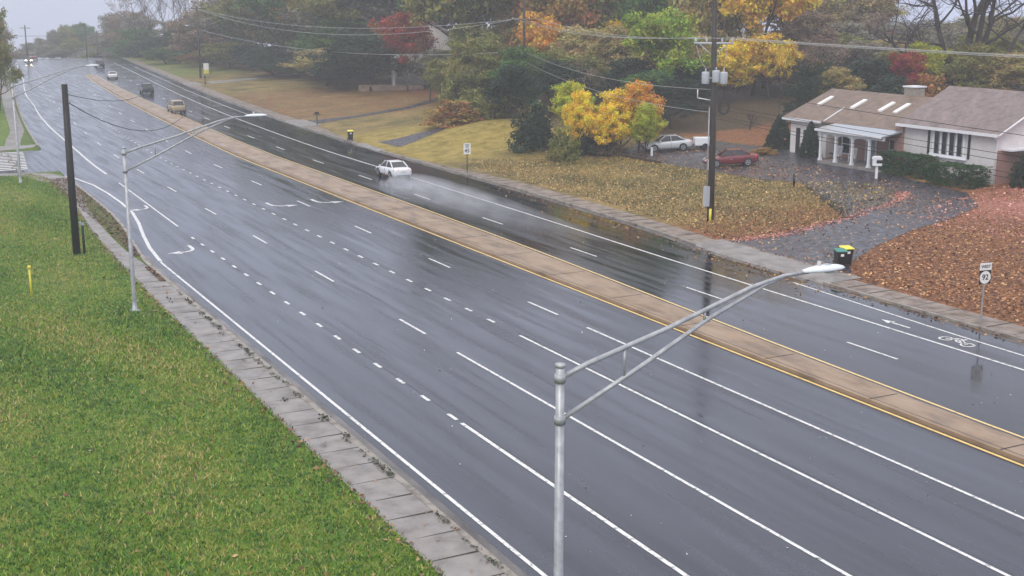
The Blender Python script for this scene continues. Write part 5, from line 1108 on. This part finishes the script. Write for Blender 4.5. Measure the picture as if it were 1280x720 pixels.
# ------------------------------------------------------------------ trees
def quads_mesh(name, V, attr, mat, colors=None):
    n = len(V); me = bpy.data.meshes.new(name); me.vertices.add(n*4); me.vertices.foreach_set('co', V.reshape(-1).astype(np.float32))
    me.loops.add(n*4); me.loops.foreach_set('vertex_index', np.arange(n*4, dtype=np.int32)); me.polygons.add(n)
    me.polygons.foreach_set('loop_start', np.arange(n, dtype=np.int32)*4); me.polygons.foreach_set('loop_total', np.full(n, 4, np.int32)); me.update()
    if attr is not None:
        a = me.attributes.new('v', 'FLOAT_VECTOR', 'POINT'); a.data.foreach_set('vector', np.repeat(attr, 4, 0).reshape(-1).astype(np.float32))
    if colors is not None:
        a = me.attributes.new('col', 'FLOAT_COLOR', 'POINT'); cc = np.ones((n*4, 4), np.float32); cc[:, :3] = np.repeat(colors, 4, 0); a.data.foreach_set('color', cc.reshape(-1))
    me.materials.append(mat); return me
def leaves(centers, per, spread, size, rng, cl=None, flat=.7, droop=0):
    """clumps of leaf quads round the centres"""
    centers = np.array(centers); k = len(centers); n = k*per
    c0 = np.repeat(centers, per, 0)
    off = rng.normal(0, 1, (n, 3)); off /= np.maximum(np.linalg.norm(off, axis=1, keepdims=True), 1e-6); off *= (rng.random((n, 1))**.45)*spread; off[:, 2] *= flat
    p = c0+off
    a = rng.normal(0, 1, (n, 3)); a /= np.linalg.norm(a, axis=1, keepdims=True)
    b = rng.normal(0, 1, (n, 3)); b[:, 2] *= .6; b -= (a*b).sum(1, keepdims=True)*a; b /= np.linalg.norm(b, axis=1, keepdims=True)
    s = size*(.5+rng.random((n, 1))); a = a*s; b = b*s*.62
    V = np.stack([p-a, p-b*.9+a*.1, p+a, p+b*.9-a*.1], 1)
    clv = np.repeat(rng.random(k) if cl is None else cl, per); attr = np.stack([np.clip(clv*.6+rng.random(n)*.4, 0, 1), np.clip(.12+.45*np.repeat(rng.random(k), per)+.45*rng.random(n), 0, 1), np.zeros(n)], 1)
    return V, attr
def skeleton(rng, h, trunk_frac, spread, levels, kids, lean=.15, up=.35, r0=.02, droop=0.0, crook=.25):
    """branch polylines [(pts, radii)], and twig ends"""
    br = []; ends = []
    def grow(p, d, L_, r, lev):
        n = 5 if lev < 2 else 3; pts = [p.copy()]; rad = [r]; dd = d.copy()
        for i in range(n):
            dd = dd+rng.normal(0, crook*(.35 if lev == 0 else .6), 3); dd[2] += (up*.18 if lev > 0 else 0)-droop*(lev > 1)*.2; dd /= np.linalg.norm(dd)
            pts.append(pts[-1]+dd*L_/n); rad.append(r*(1-.62*(i+1)/n))
        br.append((pts, rad, lev))
        if lev >= levels: ends.append(pts[-1]); ends.append(pts[-2]); return
        k = kids[min(lev, len(kids)-1)]
        for j in range(k):
            f = (trunk_frac+(1-trunk_frac)*(j+.5*rng.random())/k) if lev == 0 else (.3+.7*(j+rng.random())/k)
            x = min(n-1e-3, f*n); i = int(x); q = pts[i]+(pts[i+1]-pts[i])*(x-i)
            az = rng.random()*2*math.pi+j*2.4; out = np.array([math.cos(az), math.sin(az), up+.5*rng.random()]); nd = out*spread+dd*(.5 if lev else .25); nd /= np.linalg.norm(nd)
            Lk = L_*((.52+.22*rng.random())*(1-.45*f if lev == 0 else .85)); grow(q, nd, Lk, rad[i]*(.55+.15*rng.random()), lev+1)
        ends.append(pts[-1])
    grow(np.zeros(3), np.array([lean*(rng.random()-.5), lean*(rng.random()-.5), 1.]), h, h*r0, 0)
    return br, ends
TPL = {}
def template(key, seed, h=10, trunk_frac=.3, spread=1.0, levels=3, kids=(9,5,3), per=24, lsp=.8, lsz=.16, r0=.02, up=.35, droop=0, crook=.25, flat=.7, filt=None, minlev=9, fill=0):
    rng = np.random.default_rng(seed); br, ends = skeleton(rng, h*.92, trunk_frac, spread, levels, kids, r0=r0, up=up, droop=droop, crook=crook)
    m = MB()
    for pts, rad, lev in br:
        if lev > minlev: continue
        m.tube(pts, [max(r, .012) for r in rad], 8 if lev == 0 else (5 if lev == 1 else 3), cap=False)
    me = bpy.data.meshes.new('trunk'); me.from_pydata([tuple(v) for v in m.v], [], m.f); me.materials.append(M['bark']); me.polygons.foreach_set('use_smooth', [True]*len(m.f))
    lm = None
    if per:
        E2 = np.array(ends)
        if filt is not None: E2 = E2[rng.random(len(E2)) < filt]
        if fill:
            q = rng.normal(0, 1, (fill, 3)); q /= np.linalg.norm(q, axis=1, keepdims=True); q *= (.55+.45*rng.random((fill, 1)))
            R_ = np.percentile(np.abs(E2[:, :2]), 92); z0, z1 = np.percentile(E2[:, 2], 4), E2[:, 2].max(); q *= np.array([R_, R_, (z1-z0)/2]); q[:, 2] += (z0+z1)/2
            q = q[(np.sin(q[:, 0]*1.7+seed)+np.sin(q[:, 1]*1.9+seed*2)+np.sin(q[:, 2]*2.1)) > -1.0]; E2 = np.concatenate([E2, q])
        V, a = leaves(E2, per, lsp, lsz, rng, flat=flat); lm = quads_mesh('crown', V, a, M['leaf'])
        wd = np.percentile(np.abs(E2[:, :2]), 95)+lsp*.6; ht = E2[:, 2].max()+lsp*.4
    else: E2 = np.array(ends); wd = np.percentile(np.abs(E2[:, :2]), 95); ht = E2[:, 2].max()
    TPL[key] = (me, lm, wd, ht)
template('oak1', 1, fill=170, per=30, lsp=.95, lsz=.20); template('oak2', 2, fill=170, kids=(10,5,3), per=28, lsp=.9, lsz=.20, spread=1.15)
template('oak3', 21, fill=170, kids=(8,5,3), per=32, lsp=1.0, lsz=.20, spread=.9)
template('full1', 3, fill=170, trunk_frac=.05, kids=(12,5,3), per=30, lsp=.9, lsz=.19, spread=.95)
template('sparse1', 4, kids=(9,5,3), per=9, lsp=.8, lsz=.14, filt=.6); template('sparse2', 5, kids=(10,4,3), per=8, lsp=.9, lsz=.14, filt=.5, spread=.7)
template('bare1', 6, kids=(9,6,4), per=0, crook=.32, spread=.75, up=.5, r0=.013); template('bare2', 7, kids=(8,6,4), per=0, crook=.4, spread=1.1, r0=.03, trunk_frac=.2)
template('tall1', 8, kids=(8,4,3), per=10, lsp=.6, lsz=.12, spread=.55, trunk_frac=.5, r0=.012, filt=.7)
template('pine1', 9, trunk_frac=.12, kids=(26,5,3), levels=2, per=50, lsp=.55, lsz=.13, spread=1.1, up=.0, droop=.3, flat=.35); template('pine2', 10, trunk_frac=.05, kids=(30,6), levels=2, per=55, lsp=.6, lsz=.12, spread=.8, up=.05, flat=.4)
# shrubs: clumps straight on a dome
def shrub_t(key, seed, n, per, box, lsp, lsz):
    rng = np.random.default_rng(seed); d = rng.normal(0, 1, (n, 3)); d /= np.linalg.norm(d, axis=1, keepdims=True); d[:, 2] = np.abs(d[:, 2])
    if box: d = d/np.max(np.abs(d)**1.0, axis=1, keepdims=True)*np.array([.5,.5,1])*(.93+.07*rng.random((n,1)))
    else: d = d*np.array([.5,.5,1])*(.55+.45*rng.random((n,1)))
    V, a = leaves(d, per, lsp, lsz, rng, flat=.8); V[..., 2] = np.maximum(V[..., 2], -.02); lm = quads_mesh('foliage', V, a, M['leaf'])
    m = MB(); 
    for k in range(9): a_ = k*2.4; m.tube([(0,0,-.05),(.12*math.cos(a_),.12*math.sin(a_),.4),(.3*math.cos(a_),.3*math.sin(a_),.75)], [.03,.02,.01], 4, cap=False)
    me = bpy.data.meshes.new('stem'); me.from_pydata([tuple(v) for v in m.v], [], m.f); me.materials.append(M['bark'])
    TPL[key] = (me, lm, .5, 1.0)
shrub_t('shrub', 11, 130, 26, False, .13, .035); shrub_t('hedge', 12, 1100, 22, True, .055, .018); shrub_t('cone', 13, 10, 5, False, .1, .04)
rng = np.random.default_rng(14); zz = rng.random(260)**1.3; aa = rng.random(260)*6.28; rr = .5*(1-zz)**.8
V, a = leaves(np.stack([rr*np.cos(aa), rr*np.sin(aa), zz*.95+.02], 1), 40, .09, .034, rng); TPL['cone'] = (TPL['shrub'][0], quads_mesh('foliage', V, a, M['leaf']), .5, 1.0)
TN = dict(oak1='tree',oak2='tree',oak3='tree',full1='tree',sparse1='tree',sparse2='tree',bare1='bare_tree',bare2='bare_tree',tall1='tree',pine1='evergreen_tree',pine2='evergreen_tree',shrub='shrub',hedge='hedge',cone='evergreen_shrub')
COL = dict(green=(.07,.12,.025), dark=(.020,.042,.020), olive=(.17,.155,.04), yellow=(.62,.40,.035), lime=(.24,.28,.03), orange=(.52,.23,.04), rust=(.26,.12,.04), red=(.26,.022,.028), tan=(.30,.22,.09), pale=(.36,.26,.12), grey=(.17,.15,.12), hedge=(.035,.075,.022), ygreen=(.38,.36,.035), amber=(.55,.33,.04), mauve=(.20,.13,.10))
def plant(kind, x, y, h, w_, col, label, group=None, cat=None, rz=None, z=None, wy=None):
    tr, lm, wd, ht = TPL[kind]; sx = w_/(2*wd); sz = h/ht
    t = empty(TN[kind], (x, y, ground_z(x, y)-.05 if z is None else z), rnd.random()*6.28 if rz is None else rz, label, cat or ('shrub' if kind in ('shrub','cone') else 'hedge' if kind == 'hedge' else 'tree'), group)
    t.scale = (sx, (wy/(2*wd)) if wy else sx, sz); small = kind in ('shrub','hedge','cone')
    o = bpy.data.objects.new('stem' if small else 'trunk', tr); sc.collection.objects.link(o); o.parent = t
    if lm is not None:
        o = bpy.data.objects.new('foliage' if small else 'crown', lm); sc.collection.objects.link(o); o.parent = t; o.color = (*COL[col], 1)
    return t
for a in TREES: plant(*a[:7], group=a[7] if len(a) > 7 else None)
# hedges and shrubs by the house
plant('hedge', 72.9, 72.1, 1.7, 2.0, 'hedge', 'long clipped dark green hedge below the white house wall, left of the picture window', 'clipped hedges by the house', rz=0, wy=4.6)
plant('hedge', 72.2, 66.3, 1.55, 2.4, 'hedge', 'rounded clipped hedge below the right end of the picture window', 'clipped hedges by the house', rz=0, wy=4.0)
plant('shrub', 75.0, 62.6, 2.6, 2.2, 'dark', 'dark shrub at the right corner of the white house', 'shrubs around the house')
plant('shrub', 77.2, 61.8, 3.2, 3.2, 'dark', 'larger dark shrub at the far right edge beside the house', 'shrubs around the house')
plant('cone', 73.6, 84.3, 3.1, 1.9, 'dark', 'conical dark evergreen beside the left end of the porch', 'shrubs around the house')
plant('cone', 75.4, 90.6, 3.0, 2.6, 'dark', 'rounder dark evergreen standing left of the conical one', 'shrubs around the house')
plant('shrub', 72.0, 88.6, .6, 2.6, 'rust', 'low brown bed of shrubs beside the parking area by the house', 'shrubs around the house')
plant('shrub', 61.2, 98.0, 1.5, 3.2, 'mauve', 'dusty pink-brown shrub spilling over the bank in front of the silver sedan', 'shrubs on the lawn edge')
plant('shrub', 59.0, 100.5, 1.2, 2.5, 'rust', 'low rusty shrub at the foot of the autumn trees', 'shrubs on the lawn edge')
# the big bare tree behind the house
z = ground_z(112, 103)
t = empty('bare_tree', (112, 103, z), 0, 'big bare dark tree with several trunks spreading behind the house', 'tree')
rng = np.random.default_rng(33); m = MB(); ends = []
def limb(p, d, L_, r, lev):
    pts = [p.copy()]; rad = [r]; dd = d/np.linalg.norm(d); n = 6
    for i in range(n):
        dd = dd+rng.normal(0, .13+.06*lev, 3); dd[2] += .03; dd /= np.linalg.norm(dd); pts.append(pts[-1]+dd*L_/n); rad.append(r*(1-.7*(i+1)/n))
    m.tube(pts, rad, 7 if lev < 2 else 4, cap=False)
    if lev > 3: return
    for j in range(4 if lev else 5):
        i = 2+int(rng.random()*4.9-.9 if lev else 1+rng.random()*3); i = max(1, min(n-1, i)); nd = dd*.7+rng.normal(0, .75, 3); nd[2] = abs(nd[2])*.5+.1; limb(pts[i], nd, L_*(.5+.15*rng.random()), rad[i]*.62, lev+1)
for (dx, dy, L_, r) in ((-.1,.1,15,.62),(.35,-.3,14,.5),(-.45,.5,14,.45),(.08,-.15,16,.5),(-.85,.8,12,.36),(.7,-.7,12,.34)): limb(np.array([dx*.8, dy*.8, 0.]), np.array([dx, dy, 1.25]), L_, r, 0)
m.build('trunk', M['bark'], t, fix=False)
# left verge: soft understorey far away so no bare horizon shows
# ------------------------------------------------------------------ loose leaves and grass
def scatter(name, pts, size, cols, label, mat='litter', lift=.02, cat='leaves'):
    n = len(pts); rng = np.random.default_rng(5); a = rng.normal(0, 1, (n, 3)); a[:, 2] *= .25; a /= np.linalg.norm(a, axis=1, keepdims=True)
    b = rng.normal(0, 1, (n, 3)); b[:, 2] *= .25; b -= (a*b).sum(1, keepdims=True)*a; b /= np.linalg.norm(b, axis=1, keepdims=True); s = size*(.35+1.1*rng.random((n, 1))**1.5)
    p = np.array(pts); p[:, 2] += lift+rng.random(n)*.03
    V = np.stack([p-a*s, p-b*s*.6, p+a*s, p+b*s*.6], 1); me = quads_mesh(name, V, None, M[mat], colors=cols); o = bpy.data.objects.new(name, me); sc.collection.objects.link(o); tag(o, label, cat, None, 'stuff'); return o
rng = np.random.default_rng(8)
def inpoly(x, y, P):
    r = False; j = len(P)-1
    for i in range(len(P)):
        if (P[i][1] > y) != (P[j][1] > y) and x < (P[j][0]-P[i][0])*(y-P[i][1])/(P[j][1]-P[i][1])+P[i][0]: r = not r
        j = i
    return r
pal = np.array([(.46,.20,.07),(.52,.28,.12),(.33,.13,.05),(.22,.09,.04),(.58,.36,.16),(.40,.22,.10),(.12,.05,.025),(.06,.03,.02),(.16,.06,.03)]); pink = np.array([(.55,.24,.18),(.48,.17,.13),(.62,.36,.28),(.35,.12,.10)]); gold = np.array([(.55,.38,.13),(.48,.32,.10),(.40,.24,.09),(.60,.46,.22)])
pts = []; cols = []
def drop_leaf(x, y, pl_):
    pts.append((x, y, ground_z(x, y)+.02)); cols.append(pl_[int(rng.random()*len(pl_))]*(.75+.7*rng.random()))
for _ in range(95000):
    y = 34+rng.random()*85; x = rc(y)+2.3+rng.random()**1.2*(34 if y < 66 else 22); d = inpoly(x, y, DRIVE)
    dens = 1.0 if y < 64 else (.5 if y < 78 else .36 if y < 100 else .04)
    pk = y < 60+ (x-62)*.55 and x > 60
    if d: dens = .85 if (x > 61 and y < 66) else .45 if x > 62 else .2
    if .5+.5*math.sin(x*.5+2*math.sin(y*.31))*math.cos(y*.37+x*.11) < .28 and y > 62: dens *= .35
    if rng.random() > dens: continue
    drop_leaf(x, y, pink if (pk and rng.random() < .75) else (pal if y < 66 or d else gold if rng.random() < .6 else pal))
for k in range(2000):      # the pink-edged rim of the leafy lawn along the drive
    q = rng.random(); a = [(47.8,60.9),(51,60.3),(57.6,61.9),(65,64.6),(66.9,66.6)]; i = min(3, int(q*4)); f = q*4-i; drop_leaf(a[i][0]+(a[i+1][0]-a[i][0])*f+rng.normal(0,.35), a[i][1]+(a[i+1][1]-a[i][1])*f+rng.normal(0,.28), pink)
for k in range(1300):      # gutter line
    y = 30+rng.random()*60; pts.append((rc(y)-.05-abs(rng.normal(0, .35 if y < 48 else 1.1)), y, .012)); cols.append(pal[int(rng.random()*9)]*.8)
for k in range(700):
    y = 25+rng.random()*85; pts.append((rng.random()*14, y, .13)); cols.append(pal[int(rng.random()*9)]*.9)
for k in range(1500):
    y = 20+rng.random()*110; pts.append((left_in(y)+c(y)+.1-abs(rng.normal(0,.3)), y, .14)); cols.append(pal[int(rng.random()*9)]*.6)
scatter('fallen_leaves', pts, .078, np.array(cols), 'orange and brown fallen leaves lying over the lawns, drive and gutters')
sp_ = []; sc_ = []
for k in range(420):
    y = 12+rng.random()**1.4*60; sp_.append((16+rng.random()*27, y, .006)); sc_.append(np.array([(.62,.60,.55),(.55,.45,.30),(.25,.14,.08),(.70,.70,.70)])[int(rng.random()*4)])
scatter('scattered_leaves', sp_, .032, np.array(sc_), 'small pale wet leaves stuck here and there on the carriageway', lift=.004)
# strip of dead vegetation and soil between pavement and kerb by the turn lane, and weeds in the pavement cracks
vm_ = []; vc = []
for k in range(4200):
    y = 66+rng.random()*30 if k < 2600 else 96+rng.random()*14; a = 13.5+ (0 if y < 70 else .2); b = le(y)-.2
    if b-a < .2: continue
    vm_.append((a+(b-a)*rng.random(), y, .13)); vc.append(np.array([(.10,.05,.03),(.16,.08,.05),(.06,.035,.02),(.20,.13,.08)])[int(rng.random()*4)])
scatter('dead_weeds', vm_, .085, np.array(vc), 'brown dead weeds and soil filling the strip between kerb and pavement', cat='weeds')
vm_ = []; vc = []
for k in range(80):
    y = 18+rng.random()*45; x = 13.72+rng.normal(0,.05)
    if rng.random() < .12: x = 13.6-abs(rng.random()*.8)
    n_ = 6+int(rng.random()*22)
    for q in range(n_): vm_.append((x+rng.normal(0,.06), y+rng.normal(0,.18), .13)); vc.append(np.array([(.03,.05,.015),(.05,.07,.02),(.05,.035,.02),(.02,.02,.015)])[int(rng.random()*4)])
scatter('crack_weeds', vm_, .05, np.array(vc), 'small dark weeds growing in the cracks of the pavement', cat='weeds')
# grass blades near the camera, left verge
def grass(name, n, fx, label, hmin, hmax, wd, pal_, seed, gb=.46):
    rng = np.random.default_rng(seed); P = fx(rng, n); n = len(P); az = rng.random(n)*6.28; h = hmin+(hmax-hmin)*rng.random(n); lx = np.cos(az)*wd; ly = np.sin(az)*wd; ln = rng.normal(0, .55, (n, 2))*h[:, None]
    V = np.zeros((n, 4, 3)); V[:, 0] = P-np.stack([lx, ly, np.zeros(n)], 1); V[:, 1] = P+np.stack([lx, ly, np.zeros(n)], 1)
    top = P+np.stack([ln[:, 0], ln[:, 1], h], 1); V[:, 2] = top+np.stack([lx*.3, ly*.3, np.zeros(n)], 1); V[:, 3] = top-np.stack([lx*.3, ly*.3, np.zeros(n)], 1)
    pa = np.array(pal_); f = gb+.16*np.sin(P[:, 0]*.9+1.5*np.sin(P[:, 1]*.23))+.12*np.sin(P[:, 1]*.37+P[:, 0]*.8)+rng.normal(0, .30, n)-.25*(np.sin(P[:, 0]*2.3+P[:, 1]*1.1)*np.sin(P[:, 1]*1.7-P[:, 0]*.6) > .75); ii = np.clip((f*len(pa)).astype(int), 0, len(pa)-1)
    me = quads_mesh(name, V, None, M['litter'], colors=pa[ii]*(.65+.7*rng.random((n, 1)))); o = bpy.data.objects.new(name, me); sc.collection.objects.link(o); return tag(o, label, 'grass', None, 'stuff')
def fx(rng, n):
    y = 22+(rng.random(n)**1.35)*92; li = np.array([left_in(q) for q in y]); x = li+.08-rng.random(n)**1.0*(13+.02*y); m_ = (x > -4); return np.stack([x[m_], y[m_], np.full(m_.sum(), .09)+.04*np.sin(x[m_]*.42+1.3)*0], 1)
grass('grass', 230000, fx, 'green and yellowing grass of the verge beside the left pavement', .04, .14, .022, [(.03,.10,.008),(.08,.22,.012),(.14,.27,.016),(.22,.30,.03),(.32,.31,.06),(.42,.32,.13)], 3)
def fx2(rng, n):
    P = []
    for _ in range(n):
        y = 62+rng.random()*70; x = rc(y)+2.5+rng.random()*22
        if y < 100+3*math.sin(x*.4) and not inpoly(x, y, DRIVE): P.append((x, y, ground_z(x, y)))
    return np.array(P)
grass('lawn_grass', 42000, fx2, 'tawny and yellow-green grass of the lawns on the right side', .05, .16, .035, [(.05,.06,.012),(.10,.10,.02),(.16,.14,.03),(.26,.20,.05),(.34,.24,.075),(.42,.29,.11)], 4)
# ------------------------------------------------------------------ rain haze and the spray behind the car
def vol(name, mb, dens, col, label, noisy=None, aniso=.0):
    m = bpy.data.materials.new(name); m.use_nodes = True; t = m.node_tree; t.nodes.clear(); o_ = t.nodes.new('ShaderNodeOutputMaterial'); p = t.nodes.new('ShaderNodeVolumePrincipled')
    p.inputs['Color'].default_value = (*col, 1); p.inputs['Density'].default_value = dens; p.inputs['Anisotropy'].default_value = aniso; t.links.new(p.outputs[0], o_.inputs['Volume'])
    o = mb.build(name, m); tag(o, label, None, None, 'stuff'); return o, m, p
if HAZE: vol('haze', MB().box(-420,-75,-70,640,1330,60), HAZE, (.86,.88,.93), 'rainy haze over the whole road')
# spray: low rounded plume trailing the silver-white sedan
if SPRAY:
    m = MB(); st = [(96.8,.5,.3),(95.5,1.5,.75),(93.5,2.0,1.0),(90,2.1,1.1),(85,2.2,1.1),(79,2.1,1.0),(73,1.9,.75),(68,1.4,.45),(64,.6,.2)]
    vs = []
    for y_, w_, h_ in st:
        for k in range(12):
            a_ = math.pi*k/11; vs.append((39.7+w_*math.cos(a_)*1.1, y_, .02+h_*math.sin(a_)))
    fs = [(i*12+k, i*12+k+1, (i+1)*12+k+1, (i+1)*12+k) for i in range(len(st)-1) for k in range(11)]+[(i*12+11, i*12, (i+1)*12, (i+1)*12+11) for i in range(len(st)-1)]+[tuple(range(12)), tuple(range(96,108))]
    m.add(vs, fs); o, mt, p = vol('spray', m, 1, (.88,.9,.97), 'pale water spray trailing behind the silver-white sedan')
    t = mt.node_tree; n = t.nodes.new; l = t.links.new; tc = n('ShaderNodeTexCoord'); mp = n('ShaderNodeMapping'); mp.inputs['Scale'].default_value = (1,.35,1.2); l(tc.outputs['Object'], mp.inputs[0]); a = n('ShaderNodeTexNoise'); a.inputs['Scale'].default_value = 1.0; a.inputs['Detail'].default_value = 4; l(mp.outputs[0], a.inputs[0])
    q = n('ShaderNodeMapRange'); q.inputs[1].default_value = .25; q.inputs[2].default_value = .80; q.inputs[3].default_value = 0; q.inputs[4].default_value = 1; l(a.outputs[0], q.inputs[0])
    s = n('ShaderNodeSeparateXYZ'); l(tc.outputs['Object'], s.inputs[0]); r = n('ShaderNodeMapRange'); r.inputs[1].default_value = 64; r.inputs[2].default_value = 97; r.inputs[3].default_value = .03; r.inputs[4].default_value = 1.0; l(s.outputs[1], r.inputs[0])
    zf = n('ShaderNodeMapRange'); zf.inputs[1].default_value = 0; zf.inputs[2].default_value = 1.1; zf.inputs[3].default_value = 1; zf.inputs[4].default_value = 0; l(s.outputs[2], zf.inputs[0])
    m1 = n('ShaderNodeMath'); m1.operation = 'MULTIPLY'; l(q.outputs[0], m1.inputs[0]); l(r.outputs[0], m1.inputs[1]); m2 = n('ShaderNodeMath'); m2.operation = 'MULTIPLY'; l(m1.outputs[0], m2.inputs[0]); l(zf.outputs[0], m2.inputs[1])
    m3 = n('ShaderNodeMath'); m3.operation = 'MULTIPLY'; m3.inputs[1].default_value = SPRAY; l(m2.outputs[0], m3.inputs[0]); l(m3.outputs[0], p.inputs['Density'])
